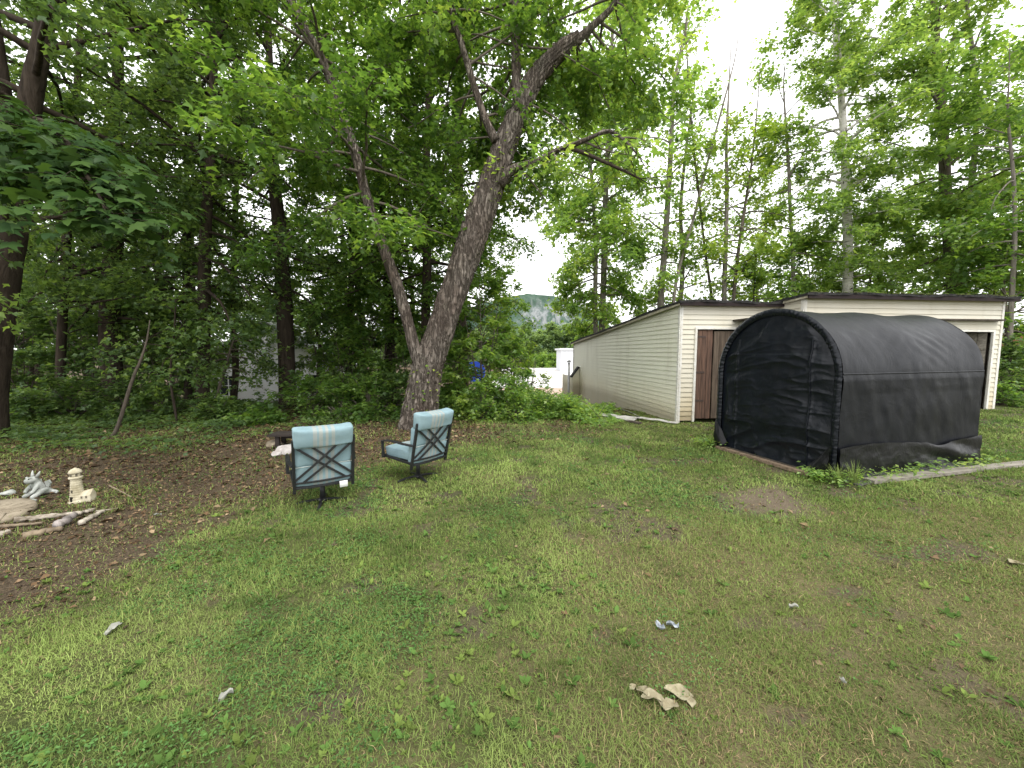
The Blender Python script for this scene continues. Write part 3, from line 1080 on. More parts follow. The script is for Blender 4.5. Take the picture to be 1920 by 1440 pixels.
board("siding_scrap", "long white vinyl siding scrap ending at the shed corner", "siding scrap", gz(1163, 785, .05), gz(1272, 797, .03), 0.10, 0.006, SCRAP, 0.25, 0.03, "scraps at the foot of the shed")
board("siding_scrap", "short white vinyl scrap tilted up on the scrap heap by the shed wall", "siding scrap", gz(1168, 776, .12), gz(1202, 789, .07), 0.20, 0.006, SCRAP, -0.5, 0.02, "scraps at the foot of the shed")
board("siding_scrap", "white vinyl scrap farthest from the shed corner, half under leaves", "siding scrap", gz(1120, 781, .08), gz(1190, 792, .04), 0.20, 0.006, SCRAP, 0.2, 0.02, "scraps at the foot of the shed")
board("wood_offcut", "dark wooden offcut under the white siding scraps", "offcut", gz(1178, 793, .03), gz(1200, 797, .03), 0.12, 0.05, INSIDE)

# ================================================================== SHELTER
SHW, SHL, SHZC = 2.02, 3.10, 1.40
SHR = SHW / 2


def mat_tarp(name, base, rough, bs, spec=0.22):
    m, nt = newmat(name)
    v = objvec(nt, (1, 1, 1))
    f = noise(nt, 3.5, 5, 0.6, v)
    f2 = noise(nt, 120, 2, 0.6, v)
    f3 = noise(nt, 1.0, 4, 0.65, objvec(nt, (7, 7, 2.2)), 0.8)
    col = ramp(nt, f, [(0.35, base), (0.7, tuple(x * 1.55 + 0.002 for x in base))])
    dusty = ramp(nt, f3, [(0.55, (0, 0, 0)), (0.78, (0.32, 0.32, 0.32))])
    col = mix(nt, dusty, col, (0.014, 0.0137, 0.0135))
    cr = noise(nt, 1.0, 3, 0.6, objvec(nt, (2.6, 3.2, 2.2)), 1.4)
    cr = math_(nt, "SUBTRACT", 1.0, math_(nt, "MULTIPLY", math_(nt, "ABSOLUTE", math_(nt, "SUBTRACT", cr, 0.5)), 14.0))
    cr = ramp(nt, cr, [(0.0, (0, 0, 0)), (1.0, (1, 1, 1))])
    scuff = ramp(nt, noise(nt, 1.0, 5, 0.8, objvec(nt, (40, 40, 6)), 1.0), [(0.64, (0, 0, 0)), (0.72, (1, 1, 1))])
    patch_ = ramp(nt, noise(nt, 1.6, 3, 0.6, objvec(nt, (1, 1, 1))), [(0.5, (0, 0, 0)), (0.62, (0.6, 0.6, 0.6))])
    col = mix(nt, math_(nt, "MULTIPLY", scuff, patch_), col, (0.055, 0.054, 0.053))
    h = math_(nt, "ADD", math_(nt, "MULTIPLY", f2, 0.15), math_(nt, "ADD", math_(nt, "ADD", f, math_(nt, "MULTIPLY", cr, 0.18)), math_(nt, "MULTIPLY", f3, 0.5)))
    r = nd(nt, "ShaderNodeMapRange")
    nt.links.new(f3, r.inputs[0])
    r.inputs[3].default_value = rough - 0.08; r.inputs[4].default_value = rough + 0.14
    principled(nt, col, r.outputs[0], spec, 0, h, bs, 0.02)
    return m


TARP = mat_tarp("tarp_black", (0.0040, 0.0047, 0.0066), 0.40, 0.18, 0.18)
TARP_DOOR = mat_tarp("tarp_door", (0.0036, 0.0050, 0.0085), 0.34, 0.28, 0.32)
TARP_SKIRT = mat_tarp("tarp_skirt", (0.0048, 0.0048, 0.0056), 0.38, 0.35, 0.24)

shel = thing("garden_shelter", "black round-topped tarpaulin garden shelter standing on the lawn in front of the shed", "shelter", (SH_O.x, SH_O.y, tz(SH_O.x + 1, SH_O.y + 1) - 0.02), SH_ROT)
# local axes: +x along the length (away to the right), +y across the front
ARC = SHZC * 2 + PI * SHR


def arch(s, r=SHR):
    """point (y, z, ny, nz) at arc length s of the hoop, starting at the near foot (y = 0)"""
    k = r / SHR
    if s < SHZC:
        return (SHR - r, s, -1, 0)
    if s < SHZC + PI * SHR:
        a = (s - SHZC) / SHR
        return (SHR - r * math.cos(a), SHZC + r * math.sin(a), -math.cos(a), math.sin(a))
    return (SHR + r, SHZC - (s - SHZC - PI * SHR), 1, 0)


def cover(a, b):
    s = a * ARC
    x = b * SHL
    y, z, n_y, n_z = arch(s)
    # the sheet hangs in between three hoops
    t = (b * 2) % 1.0
    sag = -0.030 * math.sin(PI * t) ** 1.2
    up = max(0, n_z)
    q = sag * (0.35 + 0.85 * up) if z > SHZC - 0.2 else sag * 0.5
    # pulls radiating from the middle hoop on the shoulder
    sh = math.exp(-((z - 1.85) / 0.28) ** 2)
    dx = x - SHL / 2
    w1 = math.sin(34 * (z + 0.55 * abs(dx)) + 3 * N2(x * 2, z * 2)) * 0.0055 * sh * math.exp(-((abs(dx) - 0.45) / 0.45) ** 2)
    w2 = (N1.fbm(x * 2.2 + 3, s * 2.2, 3) - 0.5) * 0.022
    w3 = (N3.fbm(x * 7 + 2.5 * s, s * 3.2, 2) - 0.5) * 0.016 * (1 if z < SHZC else 0.35)
    q += w1 + w2 + w3
    if s < SHZC or s > ARC - SHZC:
        q += 0.03 * max(0, 1 - z / 1.2) - 0.01 * math.sin(z * 3)
    return (x, y + n_y * q, max(0.0, z + n_z * q))


m = MB(); m.grid(cover, 150, 96); m.build("cover", TARP, shel, True)
# seam tape along the shoulder where roof sheet meets the wall
m = MB()
def seam(a, b):
    p = cover((SHZC + 0.06 + 0.022 * (a - .5)) / ARC, b)
    return (p[0], p[1] - 0.005 - 0.004 * math.sin(a * PI), p[2] - 0.0)
m.grid(seam, 4, 60); m.build("seam", TARP, shel, True)
for bb_, hw_ in ():
    m = MB()
    def vseam(a, b):
        p = cover(0.02 + 0.96 * b, bb_ + hw_ * (2 * a - 1))
        _, _, ny_, nz_ = arch((0.02 + 0.96 * b) * ARC)
        k_ = 0.004 + 0.004 * math.sin(PI * a)
        return (p[0], p[1] + ny_ * k_, p[2] + nz_ * k_)
    m.grid(vseam, 4, 120); m.build("seam", TARP, shel, True)
# weighted skirt along the near side
def skirt(a, b):
    x = -0.01 + a * (SHL + 0.02)
    edge = 0.44 + 0.035 * math.sin(x * 1.9 + 0.4) - 0.05 * math.exp(-((x - 2.1) / 0.25) ** 2)
    z = edge * (1 - b)
    bulge = 0.008 * math.sin(PI * min(1, b * 1.15)) ** 0.8 + 0.006 * b ** 2
    fold = 0.035 * math.sin(13 * (z * 1.1 + 0.30 * x) + 4 * N2(x * 1.4, 3.1)) * math.exp(-((x - 2.35) / 0.85) ** 2) * math.sin(PI * b)
    n = (N1.fbm(x * 2.4 + 9, z * 5, 3) - 0.5) * 0.035 * math.sin(PI * min(1, b * 1.1 + 0.02)) + (N4.fbm(x * 6, z * 9 + x * 3, 2) - 0.5) * 0.035 * b
    flat = 0.04 * max(0, b - 0.86) / 0.14
    y = -0.040 - bulge - fold - n - flat
    return (x, y, max(0.012, z * 1.02 - 0.0) + 0.012 * N2(x * 8, b * 9))
m = MB(); m.grid(skirt, 140, 40); m.build("skirt", TARP_SKIRT, shel, True)
# gathered hem round the front opening
def hem(a, b):
    s = 0.10 + b * (ARC - 0.20)
    r = SHR + 0.010 - 0.100 * a
    y, z, n_y, n_z = arch(s, 1.0 * r) if True else None
    if s < SHZC: y = SHR - r
    if s > SHZC + PI * SHR: y = SHR + r
    g = 0.0040 * math.sin(s * 95 + 9 * N1(s * 5, 1.3)) * (0.1 + 1.2 * N2(s * 7, 4)) * (0.25 + a)
    g += (N3(s * 22, a * 1.6 + 7) - 0.5) * 0.010 + (N1(s * 60, a * 2) - 0.5) * 0.008
    if s < SHZC or s > ARC - SHZC: g *= 0.55
    x = -0.014 - 0.026 * math.sin(PI * min(1, 0.08 + a * 0.92)) + g
    return (x, y, z)
m = MB(); m.grid(hem, 12, 620); m.build("hem", TARP_DOOR, shel, True)
# zipped front panel with slack sideways folds
RI = SHR - 0.082
def half(z):
    if z < SHZC: return RI
    return math.sqrt(max(1e-6, RI * RI - (z - SHZC) ** 2))
def panel(a, b):
    zt = SHZC + RI
    z = zt * (1 - (1 - b) ** 1.0)
    hw = half(min(z, zt - 1e-4))
    sx = 2 * a - 1
    y = SHR + hw * sx
    yy = y - SHR
    sag = z + 0.16 * (yy ** 2) + 0.05 * math.sin(yy * 2 + 1) - 0.05 * yy
    u = yy * 0.75 + 2 + 0.35 * sag
    f = (N4.fbm(u * 1.3 + 5, sag * 2.7, 2) - 0.5) * 0.075
    for q, (fy, fz, am) in enumerate(((0.8, 2.3, 0.030), (1.3, 4.1, 0.017), (2.2, 7.0, 0.008))):
        r_ = 1 - abs(2 * float(N2.fbm(yy * fy + 11 * q + 3, sag * fz + 0.6 * yy + 7 * q, 2)) - 1) * 1.6
        f -= am * max(0.0, r_) ** 5
    f += (N1.fbm(yy * 7, sag * 13, 2) - 0.5) * 0.010
    # taut diagonal pulls near the top
    if z > 1.7:
        f *= 0.6
        f += 0.018 * math.sin(10 * (yy + (z - 2.2) * 1.6) + 1.0) * (z - 1.7)
    e = min(1, (1 - abs(sx)) * 6) * min(1, (1 - b) * 8 + 0.05)
    zipx = math.exp(-((abs(yy) - 0.62) / 0.018) ** 2) * (1 if z < 1.95 else 0)
    x = 0.015 - 0.05 * math.sin(PI * min(1, max(0, z / zt))) * (1 - sx * sx) + f * e - 0.012 * zipx
    return (x, y, 0.06 + z * (zt - 0.06) / zt)
m = MB(); m.grid(panel, 110, 170); pn = m.build("front_panel", TARP_DOOR, shel, True)
for sgn in (-1,):
    pts = []
    for i in range(30):
        z = 0.05 + i / 29 * 1.9
        a = 0.5 + sgn * 0.62 / (2 * half(min(z, SHZC + RI - 0.01)))
        p = panel(min(1, max(0, a)), z / (SHZC + RI))
        pts.append((p[0] - 0.010, p[1], p[2]))
    m = MB(); m.tube(pts, 0.008, 6); m.build("zip", TARP_DOOR, pn)
# loose corner flaps at the foot of the front panel
for (y0, y1, zt) in ((0.03, 0.30, 0.46), (1.98, 1.72, 0.50)):
    m = MB()
    def flap(a, b):
        y = y0 + (y1 - y0) * a * (1 - 0.25 * b); z = zt * (1 - b) * (1 - 0.75 * a) + 0.04
        return (-0.075 - 0.04 * math.sin(PI * b) - 0.05 * a * b + (N2(a * 4, b * 5) - .5) * 0.03, y, z)
    m.grid(flap, 14, 14); m.build("flap", TARP_SKIRT, shel, True)
m = MB()
def rear(a, b):
    z = (SHZC + SHR) * b
    hw = SHR if z < SHZC else math.sqrt(max(1e-6, SHR ** 2 - (z - SHZC) ** 2))
    return (SHL - 0.02 + (N1.fbm(a * 3, b * 5, 2) - 0.5) * 0.05, SHR + hw * (2 * a - 1), z)
m.grid(rear, 40, 50); m.build("rear_panel", TARP, shel, True)
# inner hoops that show as ridges
for xx in (0.0, SHL / 2, SHL):
    m = MB(); m.tube([(xx, arch(i / 40 * ARC, SHR - 0.03)[0], arch(i / 40 * ARC, SHR - 0.03)[1]) for i in range(41)], 0.018, 8); m.build("hoop", GALV, shel, True)


def shw(x, y, z=0.0):
    c, s = SH_U
    X_, Y_ = SH_O.x + x * c - y * s, SH_O.y + x * s + y * c
    return Vector((X_, Y_, tz(X_, Y_) + z))


board("wooden_plank", "narrow brown plank laid along the foot of the shelter's front panel", "plank", shw(-0.17, 0.22, .035), shw(-0.15, 1.86, .03), 0.09, 0.045, WOOD_TAN)
board("wooden_rail", "dark rail close under the shelter's zipped panel", "rail", shw(-0.075, 0.22, .03), shw(-0.06, 1.8, .03), 0.06, 0.05, INSIDE)
a_, b_ = gz(1628, 909, .035), gz(2010, 862, .03)
board("wooden_board", "long weathered grey board running out from under the shelter to the right", "board", a_, b_, 0.14, 0.042, WOOD_GREY)
STRIP = mat_simple("base_strip", (0.13, 0.125, 0.12), (0.07, 0.068, 0.065), 14, 0.9, 0.2, bump=0.5)
board("ground_strip", "flat dark strip of tarpaulin and grit along the shelter's long side", "strip", shw(0.05, -0.16, .012), shw(3.2, -0.14, .012), 0.20, 0.012, STRIP)

# ================================================================== PATIO CHAIRS
def mat_cushion():
    m, nt = newmat("cushion_aqua")
    tc = nd(nt, "ShaderNodeTexCoord")
    sp = nd(nt, "ShaderNodeSeparateXYZ")
    nt.links.new(tc.outputs["Object"], sp.inputs[0])
    x = sp.outputs[0]
    f = noise(nt, 6, 4, 0.6, objvec(nt, (1, 1, 1)))
    f2 = noise(nt, 240, 2, 0.5, objvec(nt, (1, 1, 1)))
    base = ramp(nt, f, [(0.3, (0.19, 0.28, 0.315)), (0.7, (0.255, 0.355, 0.39))])
    # woven stripes down the middle third
    st = ramp(nt, math_(nt, "ADD", math_(nt, "MULTIPLY", x, 1.0), 0.5),
              [(0.0, (0, 0, 0)), (0.385, (0.75, 0.75, 0.75)), (0.425, (0.1, 0.1, 0.1)), (0.445, (0.9, 0.9, 0.9)), (0.48, (0.05, 0.05, 0.05)),
               (0.505, (1, 1, 1)), (0.535, (0.05, 0.05, 0.05)), (0.565, (0.8, 0.8, 0.8)), (0.60, (0, 0, 0))], "CONSTANT")
    col = mix(nt, st, base, (0.33, 0.335, 0.31))
    col = mix(nt, math_(nt, "MULTIPLY", f2, 0.2), col, (0.12, 0.2, 0.2))
    dirt = ramp(nt, noise(nt, 2.2, 4, 0.7, objvec(nt, (1, 1, 1.8))), [(0.5, (0, 0, 0)), (0.78, (0.5, 0.5, 0.5))])
    col = mix(nt, dirt, col, (0.15, 0.20, 0.165))
    principled(nt, col, 0.9, 0.2, 0, f2, 0.12, 0.002)
    return m


CUSH = mat_cushion()
STEEL = mat_simple("powder_coat", (0.020, 0.021, 0.022), (0.012, 0.012, 0.013), 30, 0.42, 0.4)
PIPING = mat_simple("piping", (0.42, 0.46, 0.42), (0.30, 0.34, 0.32), 30, 0.9, 0.2)
TAGM = mat_simple("care_tag", (0.82, 0.82, 0.82), (0.70, 0.70, 0.70), 4, 0.7, 0.2)


def puff(mb, c, s, R=None, n=14, e=0.26, dip=0.0):
    """pillow: a rounded box whose faces belly out"""
    n_ = n
    pts = {}
    def sup(v):
        return math.copysign(abs(v) ** e, v)
    vs = []; fs = []
    for i in range(n_ + 1):
        th = -PI / 2 + PI * i / n_
        for k in range(2 * n_):
            ph = 2 * PI * k / (2 * n_)
            x = sup(math.cos(th)) * sup(math.cos(ph)); y = sup(math.sin(th)); z = sup(math.cos(th)) * sup(math.sin(ph))
            p = Vector((x * s[0] / 2, z * s[1] / 2, y * s[2] / 2))
            p.y *= 1 + 0.14 * (1 - (x * x)) * (1 - y * y)
            p.z += -dip * (1 - x * x) * (1 if y > 0 else 0)
            p += Vector((N1(x * 3 + c[0], y * 3) - .5, (N2(x * 3, y * 3 + c[2]) - .5) + 0.9 * (N4.fbm(x * 5 + c[2] * 7, y * 2.5, 2) - .5), N3(x * 3, y * 2) - .5)) * 0.016
            if R is not None: p = R @ p
            vs.append(p + Vector(c))
    for i in range(n_):
        for k in range(2 * n_):
            k2 = (k + 1) % (2 * n_)
            fs.append((i * 2 * n_ + k, i * 2 * n_ + k2, (i + 1) * 2 * n_ + k2, (i + 1) * 2 * n_ + k))
    mb.add(vs, fs)


def patio_chair(label, loc, rz, tag_on):
    t = thing("patio_chair", label, "chair", loc, rz, "striped patio swivel chairs")
    TILT = math.radians(13)
    RB = Matrix.Rotation(TILT, 3, "X")          # top of the back leans to -y (towards the viewer)
    piv = Vector((0, -0.20, 0.28))
    bp = lambda x, z, y=0.0: piv + RB @ Vector((x, y, z))
    H = 0.585; HW = 0.298
    m = MB()
    for sx in (-1, 1):
        m.bar(bp(sx * HW, -0.045), bp(sx * HW, H), 0.030, 0.030, (1, 0, 0))
    # top rail bows back a little
    pts = [bp(-HW + 2 * HW * i / 10, H - 0.004, -0.030 * math.sin(PI * i / 10)) for i in range(11)]
    for p, q in zip(pts[:-1], pts[1:]): m.bar(p, q, 0.028, 0.022)
    pts = [bp(-HW + 2 * HW * i / 10, 0.075, -0.022 * math.sin(PI * i / 10)) for i in range(11)]
    for p, q in zip(pts[:-1], pts[1:]): m.bar(p, q, 0.024, 0.020)
    pts = [bp(-HW + 2 * HW * i / 10, 0.012, -0.020 * math.sin(PI * i / 10)) for i in range(11)]
    for p, q in zip(pts[:-1], pts[1:]): m.bar(p, q, 0.022, 0.020)
    m.build("back_frame", STEEL, t, bevel=0.003)
    for sx in (-1, 1):
        for off in (0, 1):
            m = MB()
            xa, xb = -sx * (HW - 0.012), sx * (HW - 0.012)
            if off == 0:
                za, zb, xa2, xb2 = 0.115, H - 0.012, xa, xb * 0.72
            else:
                za, zb, xa2, xb2 = 0.078, H - 0.075, xa * 0.74, xb
            n = 10
            pts = [bp(xa2 + (xb2 - xa2) * i / n, za + (zb - za) * i / n, -0.004 - 0.020 * math.sin(PI * i / n) - (0.009 if sx > 0 else 0)) for i in range(n + 1)]
            for p, q in zip(pts[:-1], pts[1:]): m.bar(p, q, 0.010, 0.024)
            m.build("cross_brace", STEEL, t)
    # seat frame, mesh sling and swivel
    m = MB()
    for (a, b) in (((-HW, -0.20, 0.315), (-HW, 0.36, 0.345)), ((HW, -0.20, 0.315), (HW, 0.36, 0.345)), ((-HW, 0.36, 0.345), (HW, 0.36, 0.345)), ((-HW, -0.19, 0.30), (HW, -0.19, 0.30))):
        m.bar(a, b, 0.028, 0.028)
    for k in range(9):
        y = -0.15 + k * 0.06
        m.bar((-HW, y, 0.32 + y * 0.05), (HW, y, 0.32 + y * 0.05), 0.022, 0.006)
    m.build("seat_frame", STEEL, t, bevel=0.003)
    m = MB()
    m.box((0, 0.03, 0.285), (0.30, 0.34, 0.030)); m.box((0, 0.03, 0.262), (0.20, 0.22, 0.03)); m.bar((-0.17, -0.16, 0.268), (0.17, -0.16, 0.268), 0.02, 0.02)
    m.tube([(-0.13, -0.10, 0.25), (-0.13, 0.14, 0.25)], 0.022, 8); m.tube([(0.13, -0.10, 0.25), (0.13, 0.14, 0.25)], 0.022, 8)
    m.build("swivel_plate", STEEL, t)
    m = MB(); m.tube([(0, 0.03, 0.03), (0, 0.03, 0.26)], [0.030, 0.027], 14); m.lathe([(0.055, 0.02), (0.05, 0.045), (0.032, 0.065)], 14, (0, 0.03, 0)); m.build("pedestal", STEEL, t, True)
    for k in range(4):
        a = PI / 4 + k * PI / 2 + 0.5
        m = MB()
        pts = [(math.cos(a) * r, 0.03 + math.sin(a) * r, z) for r, z in ((0.02, 0.045), (0.12, 0.042), (0.22, 0.03), (0.29, 0.012))]
        for p, q in zip(pts[:-1], pts[1:]): m.bar(p, q, 0.032, 0.020)
        m.build("foot", STEEL, t, bevel=0.003)
    # arms
    for sx in (-1, 1):
        m = MB()
        x = sx * (HW + 0.035)
        pts = [bp(sx * (HW + 0.01), 0.285), Vector((x, -0.08, 0.565)), Vector((x, 0.08, 0.575)), Vector((x, 0.25, 0.570)), Vector((x, 0.36, 0.545))]
        for p, q in zip(pts[:-1], pts[1:]): m.bar(p, q, 0.042, 0.020)
        m.bar((x, 0.35, 0.55), (x, 0.335, 0.325), 0.034, 0.024, (0, 1, 0)); m.bar((x, 0.335, 0.335), (sx * HW, 0.335, 0.335), 0.03, 0.024)
        m.build("armrest", STEEL, t, bevel=0.004)
    # cushions: a back of three stuffed sections and a seat
    m = MB()
    W = 0.585
    puff(m, bp(0.0, 0.135, 0.058), (W, 0.115, 0.255), RB)
    puff(m, bp(0.0, 0.375, 0.062), (W, 0.105, 0.255), RB)
    puff(m, bp(0.0, 0.600, 0.030), (W + 0.012, 0.150, 0.225), RB, dip=0.022)
    bc = m.build("back_cushion", CUSH, t, True)
    m = MB()
    m.tube([bp(-0.25 + 0.05 * i, 0.50 - 0.035 * math.sin(PI * i / 10), -0.006) for i in range(11)], 0.0045, 6)
    m.tube([bp(-0.285 + 0.057 * i, 0.262, 0.000) for i in range(11)], 0.004, 6)
    m.build("piping", PIPING, bc, True)
    m = MB(); puff(m, (0, 0.10, 0.405), (W, 0.56, 0.125), None); m.build("seat_cushion", CUSH, t, True)
    if tag_on:
        m = MB()
        def tg(a, b):
            return tuple(bp(0.150 + 0.085 * a + 0.004 * b, 0.035 - 0.082 * b, -0.028 - 0.010 * math.sin(3 * b)))
        m.grid(tg, 3, 6); m.build("care_tag", TAGM, t)
    return t


c1 = gnd(606, 940); c2 = gnd(787, 899)
patio_chair("aqua striped patio chair seen square from behind, white care tag under its back", (c1.x, c1.y, tz(c1.x, c1.y) - 0.012), math.radians(33), True)
patio_chair("aqua striped patio swivel chair turned to the side in front of the leaning tree trunk", (c2.x, c2.y, tz(c2.x, c2.y) - 0.012), math.radians(54), False)

# ================================================================== SMALL YARD THINGS
STONE_W = mat_simple("stone_white", (0.52, 0.49, 0.47), (0.32, 0.29, 0.27), 7, 0.9, 0.2, bump=0.5, dist=0.02)
STONE_T = mat_simple("stone_tan", (0.30, 0.255, 0.19), (0.17, 0.14, 0.10), 7, 0.95, 0.2, bump=0.5, dist=0.02)
STATUE = mat_simple("cast_stone_grey", (0.46, 0.47, 0.45), (0.20, 0.22, 0.19), 9, 0.9, 0.2, bump=0.4)
LIGHTH = mat_simple("cast_stone_cream", (0.58, 0.53, 0.40), (0.34, 0.30, 0.20), 10, 0.9, 0.2, bump=0.4)
RECESS = mat_simple("lighthouse_recess", (0.16, 0.145, 0.11), (0.09, 0.08, 0.06), 8, 1.0, 0.0)
HOLLOW = mat_simple("dark_recess", (0.03, 0.028, 0.022), (0.015, 0.014, 0.012), 5, 1.0, 0.0)
DARKWOOD = mat_simple("stained_wood", (0.050, 0.040, 0.035), (0.022, 0.018, 0.016), 1.0, 0.8, 0.2, stretch=(3, 22, 22), bump=0.5)


def rock(label, p, s, mat_, seed, rz=0.0, group=None, name="rock"):
    m = MB()
    r = random.Random(seed)
    n = 16
    vs = []; fs = []
    planes = [(Vector((r.gauss(0, 1), r.gauss(0, 1), r.gauss(0, 1))).normalized(), r.uniform(0.62, 0.9)) for _ in range(12)]
    for i in range(n + 1):
        th = -PI / 2 + PI * i / n
        for k in range(2 * n):
            ph = PI * k / n
            d = Vector((math.cos(th) * math.cos(ph), math.cos(th) * math.sin(ph), math.sin(th)))
            q = 1.0
            for pn_, ds in planes:
                c = d.dot(pn_)
                if c > 0.05: q = min(q, ds / c)
            q *= 1 + 0.06 * (N1(d.x * 4 + seed, d.y * 4 + d.z * 3) - 0.5)
            vs.append(Vector((d.x * s[0], d.y * s[1], d.z * s[2])) * q)
    for i in range(n):
        for k in range(2 * n):
            k2 = (k + 1) % (2 * n)
            fs.append((i * 2 * n + k, i * 2 * n + k2, (i + 1) * 2 * n + k2, (i + 1) * 2 * n + k))
    m.add(vs, fs)
    o = m.build(name, mat_, None)
    o.location = Vector(p) + Vector((0, 0, s[2] * 0.42)); o.rotation_euler = (0, 0, rz)
    return tag(o, label, "rock", group)


rock("pale quartz rock beside the dark bench, with a pinkish tint", gz(535, 852), (0.15, 0.11, 0.115), STONE_W, 3, 0.4, "rocks by the bench")
rock("smaller white rock leaning on the left of the pale quartz rock", gz(519, 856), (0.09, 0.08, 0.07), STONE_W, 8, 1.4, "rocks by the bench")
rock("rounded tan rock at the left end of the dark bench", gz(516, 838), (0.17, 0.13, 0.10), STONE_T, 5, 0.1, "rocks by the bench")
rock("flat tan rock lying on top of the rounded tan rock", gz(522, 835, 0.17), (0.14, 0.11, 0.055), STONE_T, 12, 0.9, "rocks by the bench")
rock("low grey rock under the dark bench", gz(548, 842), (0.10, 0.09, 0.07), STATUE, 15, 0.2, "rocks by the bench")
rock("small pale stone lying in leaves left of the grey dragon statue", gz(15, 926), (0.075, 0.06, 0.045), STATUE, 21, 0.3, "stones by the statue")
rock("pale pebble at the foot of the grey dragon statue", gz(58, 938), (0.05, 0.04, 0.03), STATUE, 22, 0.3, "stones by the statue")

# low dark bench half hidden by the near chair
bl, br_ = gz(524, 838), gz(600, 836)
bn = thing("bench", "low dark wooden bench partly hidden behind the striped chair's back", "bench", ((bl.x + br_.x) / 2, (bl.y + br_.y) / 2, tz(bl.x, bl.y) - 0.01), math.atan2(br_.y - bl.y, br_.x - bl.x))
m = MB()
for k in range(3): m.box((0, -0.12 + 0.12 * k, 0.245), (0.95, 0.112, 0.035))
m.build("seat", DARKWOOD, bn, bevel=0.004)
for sx in (-1, 1):
    for sy in (-1, 1):
        m = MB(); m.box((sx * 0.33, sy * 0.11, 0.113), (0.07, 0.06, 0.228)); m.build("leg", DARKWOOD, bn, bevel=0.004)
m = MB(); m.box((0, 0, 0.19), (0.60, 0.03, 0.06)); m.build("stretcher", DARKWOOD, bn)

# garden lighthouse with a keeper's house
lp = gz(146, 938)
lh = thing("lighthouse_figurine", "cream cast-stone lighthouse garden ornament with small annex in the leaf litter", "garden ornament", lp, math.radians(38))
lh.scale = (1.12, 1.12, 1.28)
K = 0.315 / 0.315
m = MB()
prof = [(0.085, -0.02), (0.078, 0.0), (0.062, 0.02), (0.056, 0.04), (0.050, 0.08), (0.045, 0.14), (0.041, 0.19), (0.040, 0.215)]
m.lathe(prof, 28)
for k in range(9):
    z = 0.025 + k * 0.021
    r = np.interp(z, [p[1] for p in prof], [p[0] for p in prof]) + 0.0012
    m.lathe([(r - 0.003, z), (r, z + 0.003), (r, z + 0.014), (r - 0.003, z + 0.017)], 28)
m.build("tower", LIGHTH, lh)
m = MB(); m.lathe([(0.042, 0.212), (0.052, 0.218), (0.054, 0.232), (0.046, 0.236)], 28); m.build("gallery", LIGHTH, lh, True)
m = MB(); m.lathe([(0.041, 0.234), (0.041, 0.268)], 28); ln = m.build("lantern_room", LIGHTH, lh, True)
for k in range(6):
    a = -PI / 2 + 0.35 + k * PI / 3
    m = MB(); R = Matrix.Rotation(a, 3, "Z")
    m.box(R @ Vector((0.041, 0, 0.252)), (0.006, 0.016, 0.024), R); m.build("window", RECESS, ln)
m = MB(); m.lathe([(0.050, 0.267), (0.054, 0.273), (0.046, 0.290), (0.030, 0.304), (0.012, 0.312), (0.004, 0.316)], 28); m.build("dome", LIGHTH, lh, True)
m = MB(); R = Matrix.Rotation(-PI / 2 - 0.60, 3, "Z"); m.box(R @ Vector((0.0495, 0, 0.105)), (0.012, 0.013, 0.026), R); m.build("window", RECESS, lh); m = MB(); m.box(R @ Vector((0.060, 0, 0.035)), (0.014, 0.018, 0.045), R); m.build("doorway", HOLLOW, lh)
hs_ = MB(); hs_.add([(0.03, -0.04, -0.02), (0.14, -0.04, -0.02), (0.14, 0.04, -0.02), (0.03, 0.04, -0.02), (0.03, -0.04, 0.055), (0.14, -0.04, 0.065), (0.14, 0.04, 0.065), (0.03, 0.04, 0.055), (0.03, 0, 0.09), (0.145, 0, 0.115)],
             [(0, 1, 5, 4), (1, 2, 6, 9, 5), (2, 3, 7, 6), (4, 5, 9, 8), (6, 7, 8, 9), (0, 4, 8, 7, 3)])
ax = hs_.build("annex", LIGHTH, lh, bevel=0.004)
ax.rotation_euler = (0, 0, math.radians(-38 + 12))
for k in range(2):
    m = MB(); m.box((0.065 + 0.04 * k, -0.041, 0.045), (0.014, 0.006, 0.02)); m.build("window", RECESS, ax)

# seated winged dragon statue with pointed ears, in weathered grey
sp_ = gz(74, 928)
st = thing("dragon_statue", "small weathered grey stone dragon statue with pointed ears sitting in the leaf litter", "statue", sp_, math.radians(-12))
st.scale = (1.15, 1.15, 1.22)


def skin(name, pts, edges, radii, mat_, parent, sub=2):
    me = bpy.data.meshes.new(name)
    me.from_pydata(pts, edges, [])
    me.update()
    o = link_mesh(name, me, mat_, parent)
    md = o.modifiers.new("skin", "SKIN")
    for i, r in enumerate(radii):
        me.skin_vertices[0].data[i].radius = (r, r)
    me.skin_vertices[0].data[0].use_root = True
    md.use_smooth_shade = True
    ss = o.modifiers.new("sub", "SUBSURF"); ss.levels = sub; ss.render_levels = sub
    return o


